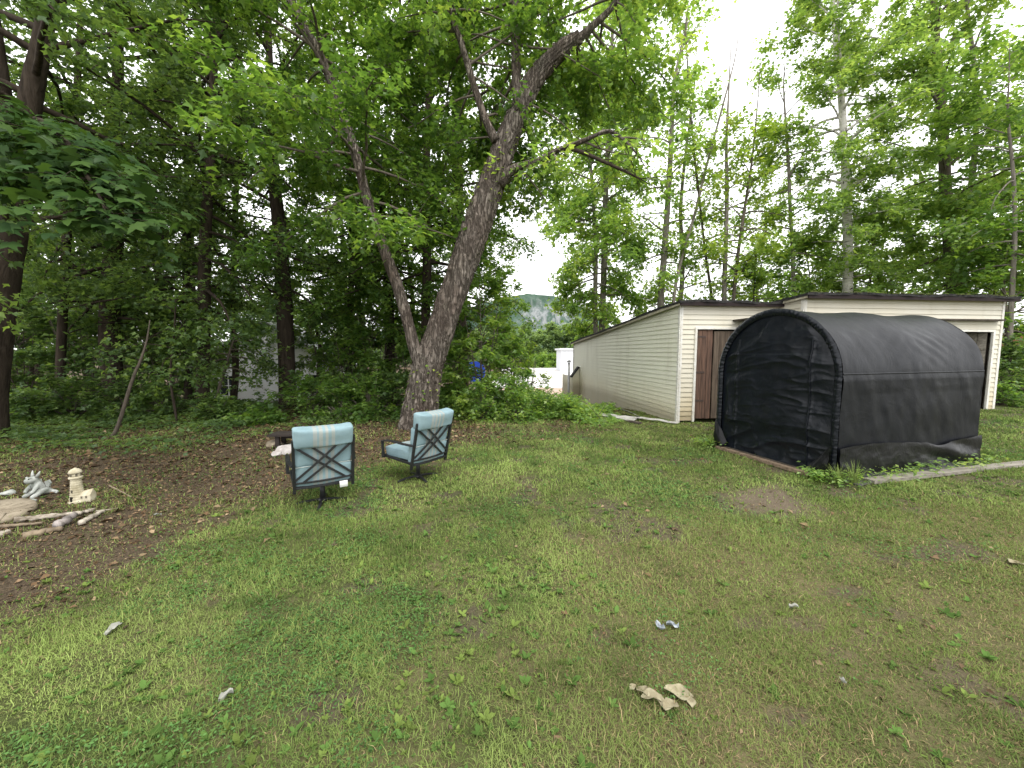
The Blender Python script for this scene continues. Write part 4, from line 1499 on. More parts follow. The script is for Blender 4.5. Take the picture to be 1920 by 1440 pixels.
# pelvis, chest, neck, head, snout; hind legs folded, forelegs down, tail
P_ = [(0, 0.02, 0.05), (0, 0.0, 0.10), (0, -0.012, 0.145), (0, -0.03, 0.185), (0, -0.075, 0.175), (0, -0.10, 0.165),
      (0.05, -0.02, 0.05), (0.055, -0.07, 0.02), (0.06, -0.10, 0.012), (-0.05, -0.02, 0.05), (-0.055, -0.07, 0.02), (-0.06, -0.10, 0.012),
      (0.04, -0.03, 0.115), (0.055, -0.065, 0.075), (0.04, -0.085, 0.055), (-0.04, -0.03, 0.115), (-0.055, -0.065, 0.075), (-0.04, -0.085, 0.055),
      (0.03, 0.08, 0.025), (0.08, 0.10, 0.018), (0.11, 0.07, 0.015)]
E_ = [(0, 1), (1, 2), (2, 3), (3, 4), (4, 5), (0, 6), (6, 7), (7, 8), (0, 9), (9, 10), (10, 11), (1, 12), (12, 13), (13, 14), (1, 15), (15, 16), (16, 17), (0, 18), (18, 19), (19, 20)]
R_ = [0.052, 0.050, 0.036, 0.046, 0.034, 0.022, 0.030, 0.022, 0.018, 0.030, 0.022, 0.018, 0.022, 0.018, 0.014, 0.022, 0.018, 0.014, 0.022, 0.015, 0.008]
skin("body", P_, E_, R_, STATUE, st)
for sx in (-1, 1):
    m = MB(); m.tube([(sx * 0.032, -0.02, 0.205), (sx * 0.046, -0.012, 0.235), (sx * 0.056, -0.004, 0.262)], [0.016, 0.011, 0.002], 8); m.build("ear", STATUE, st, True)
    m = MB()
    m.add([(sx * 0.03, 0.03, 0.14), (sx * 0.062, 0.045, 0.155), (sx * 0.085, 0.05, 0.125), (sx * 0.075, 0.048, 0.110), (sx * 0.06, 0.046, 0.085), (sx * 0.04, 0.04, 0.08)] +
          [(sx * 0.03, 0.045, 0.14), (sx * 0.062, 0.06, 0.155), (sx * 0.085, 0.06, 0.125), (sx * 0.075, 0.06, 0.110), (sx * 0.06, 0.06, 0.085), (sx * 0.04, 0.055, 0.08)],
          [(0, 1, 2, 3, 4, 5), (11, 10, 9, 8, 7, 6)] + [(i, (i + 1) % 6, (i + 1) % 6 + 6, i + 6) for i in range(6)])
    m.build("wing", STATUE, st)
    m = MB(); m.lathe([(0.011, -0.004), (0.011, 0.004), (0.004, 0.010)], 8, (sx * 0.022, -0.068, 0.205)); m.build("brow", STATUE, st)
    m = MB(); m.lathe([(0.004, 0), (0.006, 0.004), (0.003, 0.008)], 8, (sx * 0.021, -0.078, 0.193)); m.build("eye", HOLLOW, st)

# round pressed-leaf stepping stone
ss_p = gz(12, 968)
o = MB()
o.lathe([(0.0005, 0.062), (0.26, 0.060), (0.30, 0.056), (0.315, 0.040), (0.315, -0.02)][::-1], 48)
rr = random.Random(4)
stn = o.build("stepping_stone", STONE_T, None, True, loc=(ss_p.x - 0.16, ss_p.y, ss_p.z + 0.005))
stn.rotation_euler = (math.radians(7), math.radians(4), 0)
tag(stn, "round flat stepping stone with raised leaf veins at the lawn's left edge", "stepping stone")
m = MB(); m.tube([(-0.26, -0.06, 0.064), (0.26, 0.05, 0.064)], [0.014, 0.006], 6)
for k in range(5):
    x = -0.18 + 0.09 * k
    for sg in (-1, 1): m.tube([(x, -0.06 + 0.19 * (x + 0.26) * 0.55 - .0, 0.062), (x + 0.10, sg * (0.20 - abs(x) * 0.3), 0.061)], [0.010, 0.004], 6)
m.build("leaf_vein", STONE_T, stn, True)


# birch logs round the bed
def log(label, a, b, r, seed, mat_, group="logs edging the leaf bed", name="log"):
    rr = random.Random(seed)
    a, b = Vector(a), Vector(b)
    c = (a + b) / 2
    n = 15
    d = b - a
    s = Vector((-d.y, d.x, 0)).normalized()
    pts = [a - c + d * (i / n) + s * rr.uniform(-0.3, 0.3) * r + Vector((0, 0, rr.uniform(-.1, .15) * r)) for i in range(n + 1)]
    m = MB(); m.tube(pts, [0.8 * r * (1.0 - 0.35 * i / n) * rr.uniform(0.84, 1.14) for i in range(n + 1)], 14, noise=0.09)
    o = m.build(name, mat_, None, True)
    o.location = c
    return tag(o, label, "log", group)


LOGB = mat_simple("log_birch", (0.45, 0.40, 0.33), (0.14, 0.115, 0.085), 1.0, 0.9, 0.2, stretch=(6, 6, 20), bump=0.6, lo=0.38, hi=0.56)
LOGT = mat_simple("log_tan", (0.30, 0.24, 0.165), (0.13, 0.10, 0.07), 6.0, 0.9, 0.2, bump=0.6)
log("long pale birch log running from the stepping stone to the broken stump", gz(28, 979, .03), gz(155, 964, .035), 0.036, 1, LOGB)
log("pale birch log nearest the lighthouse's front right, ending in a knob", gz(150, 984, .03), gz(194, 960, .03), 0.032, 2, LOGB)
log("thin tan stick lying across the bed below the long birch log", gz(-10, 992, .03), gz(80, 984, .03), 0.022, 3, LOGT)
log("flat bark slab under the broken stump piece", gz(45, 1006, .02), gz(118, 994, .03), 0.040, 4, LOGT)
log("short pale log stub at the left edge of the leaf bed", gz(-12, 1010, .03), gz(16, 1003, .04), 0.042, 5, LOGB)
log("thin tan branch between the lighthouse and the far grass", gz(205, 912, .02), gz(246, 932, .02), 0.012, 6, LOGT)
log("short cut piece beside the knobbed birch log", gz(158, 962, .03), gz(176, 957, .03), 0.028, 7, LOGB)
log("broken grey stump piece propped on the birch logs", gz(104, 992, .04), gz(140, 975, .07), 0.052, 8, mat_simple("log_grey", (0.36, 0.32, 0.30), (0.08, 0.07, 0.065), 5, 0.9, 0.2, bump=0.7), "logs edging the leaf bed")
log("slim half-buried stick right of the knobbed birch log", gz(180, 958, .015), gz(222, 952, .012), 0.012, 9, LOGB)


# scraps on the lawn
def scrap(name, label, cat, px, py, L, W_, mat_, seed, group=None, curl=0.3):
    p = gz(px, py, 0.026)
    rr = random.Random(seed)
    a0_ = rr.uniform(0, 6.28)
    m = MB()
    def fn(a, b):
        x = (a - 0.5) * L; y = (b - 0.5) * W_ * (1 - 0.5 * abs(2 * a - 1) ** 2)
        z = curl * W_ * (math.cos(a * 5 + seed) * 0.5 + (2 * b - 1) ** 2) + (N1(a * 5 + seed, b * 5) - .5) * 0.03
        return (x * math.cos(a0_) - y * math.sin(a0_), x * math.sin(a0_) + y * math.cos(a0_), z)
    m.grid(fn, 8, 6)
    o = m.build(name, mat_, None, True)
    o.location = p
    return tag(o, label, cat, group)


PAPER = mat_simple("paper_white", (0.38, 0.38, 0.34), (0.24, 0.24, 0.21), 9, 0.8, 0.2)
BLUEW = mat_simple("wrapper_pale_blue", (0.36, 0.40, 0.43), (0.08, 0.09, 0.11), 26, 0.45, 0.5)
DRY = mat_simple("dried_leaf", (0.34, 0.31, 0.21), (0.19, 0.16, 0.10), 14, 0.9, 0.1)
scrap("paper_scrap", "torn white paper scrap on the brown soil at left", "paper scrap", 212, 1181, 0.10, 0.05, PAPER, 3)
scrap("paper_scrap", "folded white paper scrap in the lush lower grass", "paper scrap", 424, 1309, 0.062, 0.03, PAPER, 5, None, 0.6)
scrap("wrapper", "crumpled pale blue wrapper, left of a pair in the grass", "wrapper", 1238, 1183, 0.07, 0.035, BLUEW, 7, "pale blue wrappers in the grass")
scrap("wrapper", "crumpled pale blue wrapper, right of a pair in the grass", "wrapper", 1261, 1180, 0.075, 0.035, BLUEW, 9, "pale blue wrappers in the grass")
scrap("paper_scrap", "small white scrap in the grass above the dry leaf clump and wrappers", "paper scrap", 1488, 1139, 0.055, 0.03, PAPER, 11)
scrap("paper_scrap", "tiny white curl of paper in the brownish lower right lawn", "paper scrap", 1581, 1277, 0.035, 0.02, PAPER, 13)
scrap("paper_scrap", "white scrap lying flat on the leaf litter right of the logs", "paper scrap", 296, 968, 0.07, 0.03, PAPER, 17)
def dry_leaf(label, px, py, L, az, seed, group):
    p = gz(px, py, 0.022)
    m = MB()
    def fn(a, b):
        s = 2 * b - 1
        hw = 0.30 * L * math.sin(PI * min(1, a * 0.97 + 0.015)) ** 0.8 * (1 + 0.25 * math.sin(a * 8 + seed) * abs(s))
        x = (a - 0.5) * L; y = s * hw
        z = 0.55 * abs(s) * hw + 0.12 * L * math.sin(a * PI + seed) + 0.03 * L * math.sin(a * 9 + 3 * s + seed)
        return (x * math.cos(az) - y * math.sin(az), x * math.sin(az) + y * math.cos(az), z)
    m.grid(fn, 16, 6)
    o = m.build("dry_leaf", DRY, None, True)
    o.location = p
    return tag(o, label, "leaf", group)


for k, (px, py, L) in enumerate(((1205, 1308, 0.085), (1222, 1322, 0.08), (1238, 1330, 0.09), (1256, 1335, 0.085), (1272, 1308, 0.10), (1296, 1326, 0.055), (1186, 1300, 0.05))):
    dry_leaf("curled beige dry leaf in the clump of dry leaves on the lower lawn", px, py, L * (1.0, 1.3, 0.9, 1.25, 1.4, 1.1, 0.9)[k], (-1.1, -0.3, -1.0, 0.7, -0.25, 1.3, 0.4)[k], 30 + k, "clump of beige dry leaves")
dry_leaf("pale grey dry leaf at the lawn's far right edge", 1903, 1062, 0.14, 0.3, 15, None)
# ================================================================== TREES
NLEAF = [0]
LIMB_K = 1.05


def interp_path(pts, rad, t):
    """point and radius at fraction t of the path length"""
    pts = np.asarray(pts, float)
    seg = np.linalg.norm(np.diff(pts, axis=0), axis=1)
    cl = np.concatenate([[0], np.cumsum(seg)]) / seg.sum()
    return np.array([np.interp(t, cl, pts[:, k]) for k in range(3)]), float(np.interp(t, cl, rad))


def smooth_path(pts, rad, n):
    pts = np.asarray(pts, float); rad = np.asarray(rad, float)
    m = len(pts)
    out = []; ro = []
    for i in range(n + 1):
        t = i / n * (m - 1)
        k = min(int(t), m - 2); f = t - k
        p0, p1, p2, p3 = pts[max(k - 1, 0)], pts[k], pts[k + 1], pts[min(k + 2, m - 1)]
        out.append(0.5 * ((2 * p1) + (-p0 + p2) * f + (2 * p0 - 5 * p1 + 4 * p2 - p3) * f * f + (-p0 + 3 * p1 - 3 * p2 + p3) * f ** 3))
        ro.append(rad[k] * (1 - f) + rad[k + 1] * f)
    return out, ro


def bark_tube(name, pts, rad, mat_, parent, sides=14, n=24, ridge=0.0, seed=0, flare=0.0):
    P, R = smooth_path(pts, rad, n)
    m = MB()
    m.tube(P, R, sides, True)
    if ridge:
        vs = m.v
        for i in range(n + 1):
            c = np.asarray(P[i])
            for k in range(sides):
                v = np.asarray(vs[i * sides + k])
                a = 2 * PI * k / sides
                # vertical furrows that wander, and a root flare
                q = (abs(math.sin(a * 9 + 1.5 * math.sin(i * 0.11 + seed) + 2.2 * float(N1(math.cos(a) * 2 + 5, i * 0.13 + math.sin(a))))) - 0.55) * ridge
                q += (float(N2.fbm(math.cos(a) * 4 + 9, math.sin(a) * 4 + i * 0.35, 3)) - 0.5) * ridge * 2.4
                if flare:
                    h = np.linalg.norm(c - np.asarray(P[0]))
                    q += flare * math.exp(-h / 0.35) * (0.6 + 0.5 * math.sin(3 * a + seed))
                vs[i * sides + k] = tuple(c + (v - c) * (1 + q / max(R[i], 1e-3)))
    return m.build(name, mat_, parent, True)


def twig_mesh(A, D, L, r, name, mat_, parent):
    """thin three-sided twigs from A along D, drooping at the tip"""
    n = len(A)
    s = unit(np.cross(D, np.array([0.3, 0.2, 1.0])))
    u = np.cross(s, D)
    ring = []
    for (t, k, dr) in ((0.0, 1.0, 0.0), (0.55, 0.65, -0.04), (1.0, 0.25, -0.14)):
        c = A + D * (L * t)[:, None] + np.array([0, 0, 1.0]) * (dr * L)[:, None]
        for q in range(3):
            a = 2 * PI * q / 3
            ring.append(c + (s * math.cos(a) + u * math.sin(a)) * (r * k)[:, None])
    V = np.stack(ring, 1)
    o = np.arange(n)[:, None] * 9
    F = []
    for j in range(2):
        for q in range(3):
            q2 = (q + 1) % 3
            F.append(o + np.array([[j * 3 + q, j * 3 + q2, (j + 1) * 3 + q2, (j + 1) * 3 + q]]))
    return np.concatenate(V.reshape(1, -1, 3), 0), np.concatenate(F, 0)


def crown(parent, path, rad, zlo, zhi, limbs, lmax, leaf, leafmat, barkmat, seed, tmpl=T_M3, twd=2.6, per=11, el=(10, 62), prof="maple",
          droop=0.10, spread=0.12, twl=(0.35, 0.85), sparse=0.0, azr=None, tilt=0.55, hang=0.25, thick=0.30, inner=0.2, wts=None, cname="crown", fill=False, lk=1.0):
    """limbs off the trunk path, twigs off the limbs, leaves along the twigs"""
    rng = np.random.default_rng(seed)
    mb = MB()
    A, D, L, cl = [], [], [], []
    zs = np.array([p[2] for p in path]); z0, z1 = zs.min(), zs.max()
    if fill: zhi = z1 * 0.99
    limbs = int(limbs * LIMB_K * lk)
    for i in range(limbs):
        f = (i + rng.random()) / limbs
        z = zlo + (zhi - zlo) * f
        t = np.clip((z - z0) / (z1 - z0), 0.02, 0.995)
        b, br = interp_path(path, rad, t)
        az = i * 2.399 + rng.normal(0, 0.35)
        if azr is not None:
            az = rng.uniform(*azr)
        e = math.radians(el[0] + (el[1] - el[0]) * f ** 1.4 + rng.normal(0, 15))
        if prof == "maple":
            pf = 0.45 + 0.75 * math.sin(PI * min(1, (0.22 + 0.78 * f))) if f > 0.05 else 0.85
        elif prof == "cone":
            pf = 1.08 - 0.85 * f
        else:
            pf = 0.55 + 0.5 * math.sin(PI * f)
        ln = lmax * pf * rng.uniform(0.6, 1.12)
        d = np.array([math.cos(az) * math.cos(e), math.sin(az) * math.cos(e), math.sin(e)])
        pts = [b]
        nseg = 6
        for k in range(nseg):
            d = d + rng.normal(0, 0.09, 3) + np.array([0, 0, -droop * (0.4 if f > 0.7 else 1)])
            d = d / np.linalg.norm(d)
            pts.append(pts[-1] + d * ln / nseg)
        r0 = min(br * 0.55, 0.012 + thick * 0.05 * ln)
        mb.tube(pts, [r0 * (1 - 0.85 * k / nseg) + 0.003 for k in range(nseg + 1)], 6, False)
        pts = np.array(pts)
        nt_ = max(3, int(ln * twd * (1 - sparse)))
        for q in range(nt_):
            t = inner + (1 - inner) * rng.random() ** 0.8
            s = t * nseg
            k = min(int(s), nseg - 1)
            p = pts[k] + (pts[k + 1] - pts[k]) * (s - k)
            dl = unit((pts[k + 1] - pts[k])[None])[0]
            side = np.array([-dl[1], dl[0], 0]) * (1 if rng.random() < 0.5 else -1)
            w_ = rng.uniform(0.2, 1.3)
            dd = dl * (0.8 if t < 0.9 else 1.2) + side * w_ + rng.normal(0, 0.25, 3) + np.array([0, 0, rng.uniform(-0.45, 0.55)])
            dd /= np.linalg.norm(dd)
            A.append(p); D.append(dd); L.append(rng.uniform(*twl) * (1.15 - 0.45 * t)); cl.append(rng.random())
    A, D, L, cl = np.array(A), np.array(D), np.array(L), np.array(cl)
    # second order twiglets
    k2 = rng.integers(0, len(A), int(len(A) * 1.4))
    tt = rng.uniform(0.3, 1.0, len(k2))
    A2 = A[k2] + D[k2] * (L[k2] * tt)[:, None]
    D2 = unit(D[k2] + rng.normal(0, 0.7, (len(k2), 3)) * np.array([1, 1, 0.8]))
    L2 = L[k2] * rng.uniform(0.4, 0.75, len(k2))
    Aa, Da, La, Ca = np.concatenate([A, A2]), np.concatenate([D, D2]), np.concatenate([L, L2]), np.concatenate([cl, np.clip(cl[k2] + rng.normal(0, 0.2, len(k2)), 0, 1)])
    V, F = twig_mesh(Aa, Da, La, 0.003 + 0.004 * La, "twigs", barkmat, None)
    base = len(mb.v)
    mv = np.array(mb.v) if mb.v else np.zeros((0, 3))
    mf = np.array(mb.f)
    np_mesh("branches", np.concatenate([mv, V]), np.concatenate([mf, F + base]), barkmat, parent, True)
    n = len(Aa)
    cnt = np.maximum(2, rng.poisson(1.45 * per * (0.5 + La), n))
    idx = np.repeat(np.arange(n), cnt)
    N = len(idx)
    t = rng.random(N) ** 0.75
    P = Aa[idx] + Da[idx] * (La[idx] * t)[:, None] + np.array([0, 0, 1.0]) * (-0.14 * La[idx] * t * t)[:, None] + rng.normal(0, spread, (N, 3)) * np.array([1, 1, 0.85])
    az = rng.uniform(0, 2 * PI, N)
    T = unit(Da[idx] * 0.6 + np.stack([np.cos(az), np.sin(az), np.full(N, -hang)], 1) + rng.normal(0, 0.25, (N, 3)))
    Nn = np.stack([rng.normal(0, tilt, N), rng.normal(0, tilt, N), np.ones(N)], 1)
    sz = leaf * rng.lognormal(0, 0.22, N)
    NLEAF[0] += N
    return leaves_mesh(cname, P, T, Nn, sz, tmpl, leafmat, parent, rng.random(N), Ca[idx])


def px_path(L, Y, rads_px, base=None):
    """world points of a trunk whose centre line is sketched in the picture at distance Y (a list gives one per point)"""
    out = []; rr = []
    for i, (x, y) in enumerate(L):
        yy = Y[i] if hasattr(Y, "__len__") else Y
        out.append(at(x, y, yy)); r = rads_px[i] if hasattr(rads_px, "__len__") else rads_px
        rr.append(r * 0.5 * yy / FPX)
    return out, rr


def tree(name, label, L, Y, wpx, bark, crown_kw=None, group=None, sides=10, n=20, ridge=0.0, flare=0.0, cat="tree", top=None, seed=0):
    P, R = px_path(L, Y, wpx)
    b = Vector((P[0].x, P[0].y, tz(P[0].x, P[0].y)))
    # bring the foot onto the ground
    if P[0].z > b.z + 0.02:
        P = [Vector((b.x, b.y, b.z - 0.05))] + P; R = [R[0] * 1.12] + R
    else:
        P[0] = Vector((P[0].x, P[0].y, b.z - 0.05))
    if top:          # carry the stem on above the frame
        d = (P[-1] - P[-2]); d = Vector((d.x * 0.4 / max(d.z, .1), d.y * 0.3, 1.0))
        P.append(P[-1] + d * (top * 0.5)); R.append(R[-1] * 0.6); P.append(P[-1] + d * (top * 0.5)); R.append(R[-1] * 0.3)
    t = thing(name, label, cat, b, 0, group)
    loc = [p - b for p in P]
    bark_tube("trunk", loc, R, bark, t, sides, n, ridge, seed, flare)
    if crown_kw is not None:
        crown(t, [tuple(p) for p in loc], R, barkmat=bark, seed=seed + 100, fill=(name != "ash_tree"), **crown_kw)
    return t, loc, R, b


def simple_tree(name, label, x, y, h, r, bark, ck, group=None, seed=0, cat="tree", wob=0.25):
    b = Vector((x, y, tz(x, y)))
    rr = random.Random(seed)
    loc = [Vector((rr.uniform(-wob, wob) * k / 3, rr.uniform(-wob, wob) * k / 3, -0.1 + (h + 0.1) * k / 4)) for k in range(5)]
    R = [r * (1 - 0.22 * k) for k in range(5)]
    t = thing(name, label, cat, b, 0, group)
    bark_tube("trunk", loc, R, bark, t, 8, 10)
    crown(t, [tuple(p) for p in loc], R, barkmat=bark, seed=seed + 300, **ck)
    return t


# ---------------------------------------------------------------- the big leaning maple
mt_c = [(786, 795), (790, 755), (797, 710), (808, 670), (824, 625), (840, 575), (857, 530), (873, 485), (888, 440), (904, 395), (922, 345), (942, 285), (962, 235), (985, 180), (1012, 135), (1048, 98), (1085, 70)]
mt_w = [70, 62, 58, 54, 50, 48, 47, 49, 51, 50, 45, 40, 37, 34, 31, 28, 20]
MY = 8.9
big, bl_, bR, bb = tree("maple_tree", "big leaning grey-barked maple forking low in the middle of the yard edge", mt_c, [MY + 0.02 * i for i in range(17)], mt_w, BARK_MAIN, None, None, 84, 300, 0.026, 0.05, seed=2)


def stem(parent, name, L, Y, wpx, bark, b, sides=12, n=26, ridge=0.0):
    P, R = px_path(L, Y, wpx)
    loc = [p - b for p in P]
    bark_tube(name, loc, R, bark, parent, sides, n, ridge, 3)
    return [tuple(p) for p in loc], R


s2, s2r = stem(big, "limb", [(800, 720), (778, 655), (765, 605), (748, 545), (728, 490), (710, 440), (690, 380), (672, 310), (652, 240), (628, 170), (598, 100), (565, 40), (530, -30), (500, -120)], 8.8, [26, 22, 20, 20, 19, 18, 17, 16, 16, 15, 14, 13, 11, 8], BARK_MAIN, bb, 28, 70, 0.010)
s3, s3r = stem(big, "limb", [(930, 265), (915, 235), (905, 210), (890, 165), (872, 105), (858, 62), (843, 25), (838, -40), (820, -120)], [8.95] * 9, [17, 14, 13, 12, 11, 10, 9, 7, 4], BARK_MAIN, bb)
s4, s4r = stem(big, "limb", [(975, 210), (970, 170), (968, 130), (967, 85), (966, 40), (968, -30), (975, -130)], [9.0, 9.0, 9.1, 9.1, 9.2, 9.3, 9.5], [22, 18, 17, 15, 13, 10, 6], BARK_MAIN, bb)
s5, s5r = stem(big, "limb", [(936, 345), (955, 322), (975, 312), (1000, 305), (1022, 296), (1045, 282), (1075, 272), (1110, 257), (1140, 245), (1170, 262), (1195, 290)], [9.0, 8.95, 8.9, 8.8, 8.7, 8.6, 8.5, 8.4, 8.3, 8.2, 8.1], [24, 17, 14, 12, 11, 10, 9, 7, 6, 5, 3], BARK_MAIN, bb)
s6, s6r = stem(big, "limb", [(1060, 276), (1090, 285), (1125, 300), (1165, 318), (1200, 335)], [8.55, 8.5, 8.4, 8.3, 8.2], [7, 7, 6, 5, 3], BARK_DARK, bb)
s7, s7r = stem(big, "limb", [(1075, 82), (1110, 50), (1150, 10), (1190, -60), (1230, -160)], [9.2, 9.2, 9.3, 9.4, 9.5], [17, 12, 10, 7, 4], BARK_MAIN, bb)
bare = MB()
rr = random.Random(9)
for k in range(16):
    b0 = Vector(s5[rr.randint(5, 10)]) if k % 2 else Vector(s6[rr.randint(1, 4)])
    d = Vector((rr.uniform(0.3, 1.0), rr.uniform(-0.4, 0.4), rr.uniform(-0.75, 0.15))).normalized()
    L_ = rr.uniform(0.5, 1.5)
    bare.tube([b0, b0 + d * L_ * 0.5 + Vector((0, 0, .05)), b0 + d * L_ + Vector((0, 0, -0.12))], [0.011, 0.007, 0.002], 5)
bare.build("branches", BARK_DARK, big, True)
# leafy sprays of the big maple
kw = dict(leaf=0.120, leafmat=LEAF_MAPLE, barkmat=BARK_GREY, twl=(0.4, 0.95), tilt=0.5)
zmax = lambda P: max(p[2] for p in P)
crown(big, s2, s2r, 4.6, zmax(s2), 40, 2.4, thick=0.16, seed=41, twd=4.6, per=13, el=(5, 55), **kw)
crown(big, s3, s3r, 6.4, zmax(s3), 22, 2.2, thick=0.14, azr=(0.0, PI), seed=42, twd=4.4, per=13, el=(0, 50), **kw)
crown(big, s4, s4r, 7.2, zmax(s4), 20, 2.3, thick=0.14, azr=(0.0, PI), seed=43, twd=4.4, per=13, el=(0, 55), **kw)
kwb = dict(kw); kwb["leafmat"] = LEAF_BRIGHT
crown(big, s7, s7r, 8.1, zmax(s7), 24, 2.3, thick=0.14, azr=(0.0, PI - 0.4), seed=44, twd=4.6, per=14, el=(-15, 50), **kwb)
crown(big, [tuple(p) for p in bl_], bR, 5.6, 8.3, 10, 1.6, thick=0.14, azr=(0.3, PI - 0.3), seed=45, twd=4, per=12, el=(-20, 30), **kwb)
crown(big, s5, s5r, 5.55, 6.5, 8, 1.0, seed=46, twd=3.4, per=9, el=(-20, 20), **kwb)
crown(big, s3, s3r, 9.0, zmax(s3), 8, 1.5, azr=(-PI, 0.2), thick=0.14, seed=48, twd=4.6, per=13, el=(-15, 40), **kwb)
crown(big, s7, s7r, 9.7, zmax(s7), 8, 1.5, azr=(-PI * 0.6, 0.0), thick=0.14, seed=49, twd=4.6, per=13, el=(-20, 35), **kwb)
# ivy shoots on the bole
rng = np.random.default_rng(8)
P, T, Nn = [], [], []
for k in range(70):
    t = rng.choice([rng.uniform(0.05, 0.16), rng.uniform(0.55, 0.72)])
    c, r = interp_path([tuple(p) for p in bl_], bR, t)
    a = rng.uniform(PI * 1.1, PI * 1.9)
    P.append(c + np.array([math.cos(a), math.sin(a), 0]) * (r + 0.02)); T.append((math.cos(a), math.sin(a), rng.uniform(-0.6, 0.3))); Nn.append((math.cos(a) * .5, math.sin(a) * .5, 0.8))
leaves_mesh("shoot", np.array(P), np.array(T) + rng.normal(0, 0.5, (70, 3)), np.array(Nn), np.full(70, 0.075), T_M3, LEAF_YELLOW, big, rng.random(70))

# ---------------------------------------------------------------- front row of the left wood
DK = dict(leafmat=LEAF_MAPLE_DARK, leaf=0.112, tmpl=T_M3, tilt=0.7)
far_l, fl_loc, fl_R, fl_b = tree("maple_tree", "thick dark maple at the far left edge with big-leaved low bough",
     [(-42, 830), (-32, 740), (-18, 640), (-6, 550), (8, 460), (24, 370), (36, 300), (50, 230), (64, 150), (78, 80), (96, -40)], 7.6, [70, 60, 54, 52, 50, 48, 44, 32, 27, 24, 20], BARK_DARK,
     dict(zlo=4.0, zhi=10.5, limbs=34, lmax=3.4, twd=4.0, per=12, el=(5, 60), **DK), None, 30, 90, 0.010, 0.08, top=3, seed=5)
stem(far_l, "limb", [(32, 330), (22, 270), (10, 200), (0, 130), (-12, 40), (-27, -60)], 7.6, [26, 22, 22, 20, 17, 12], BARK_DARK, fl_b)
# the low bough with big leaves in front
bough, bough_r = stem(far_l, "bough", [(20, 430), (10, 330), (30, 250), (70, 225), (120, 260), (150, 310), (185, 365), (205, 415)], [7.6, 6.2, 5.2, 4.6, 4.2, 3.9, 3.7, 3.6], [20, 18, 14, 10, 8, 7, 5, 3], BARK_DARK, fl_b)
rng = np.random.default_rng(77)
A, D, L, CL = [], [], [], []
for k in range(230):
    t = rng.uniform(0.30, 1.0)
    c, r = interp_path(bough, bough_r, t)
    a = rng.uniform(0, 2 * PI)
    d = np.array([math.cos(a) * 0.9, math.sin(a) * 0.7, rng.uniform(-0.5, 0.25)])
    A.append(c); D.append(d / np.linalg.norm(d)); L.append(rng.uniform(0.25, 0.80)); CL.append(rng.random())
A, D, L, CL = map(np.array, (A, D, L, CL))
V, F = twig_mesh(A, D, L, 0.003 + 0.003 * L, "t", None, None)
np_mesh("branches", V, F, BARK_DARK, far_l, True)
cnt = 8; idx = np.repeat(np.arange(len(A)), cnt); N = len(idx)
t = rng.uniform(0.25, 1.05, N)
P = A[idx] + D[idx] * (L[idx] * t)[:, None] + np.array([0, 0, 1.0]) * (-0.14 * L[idx] * t * t)[:, None] + rng.normal(0, 0.07, (N, 3))
az = rng.uniform(0, 2 * PI, N)
T = unit(D[idx] * 0.7 + np.stack([np.cos(az), np.sin(az), np.full(N, -0.45)], 1))
# blades lie in roof-tile layers sloping down to the right
Nn = np.array([0.30, -0.34, 0.88]) + rng.normal(0, 0.24, (N, 3))
leaves_mesh("low_foliage", P, T, Nn, 0.135 * rng.lognormal(0, 0.2, N), T_M5, LEAF_NEAR, far_l, rng.random(N), CL[idx])

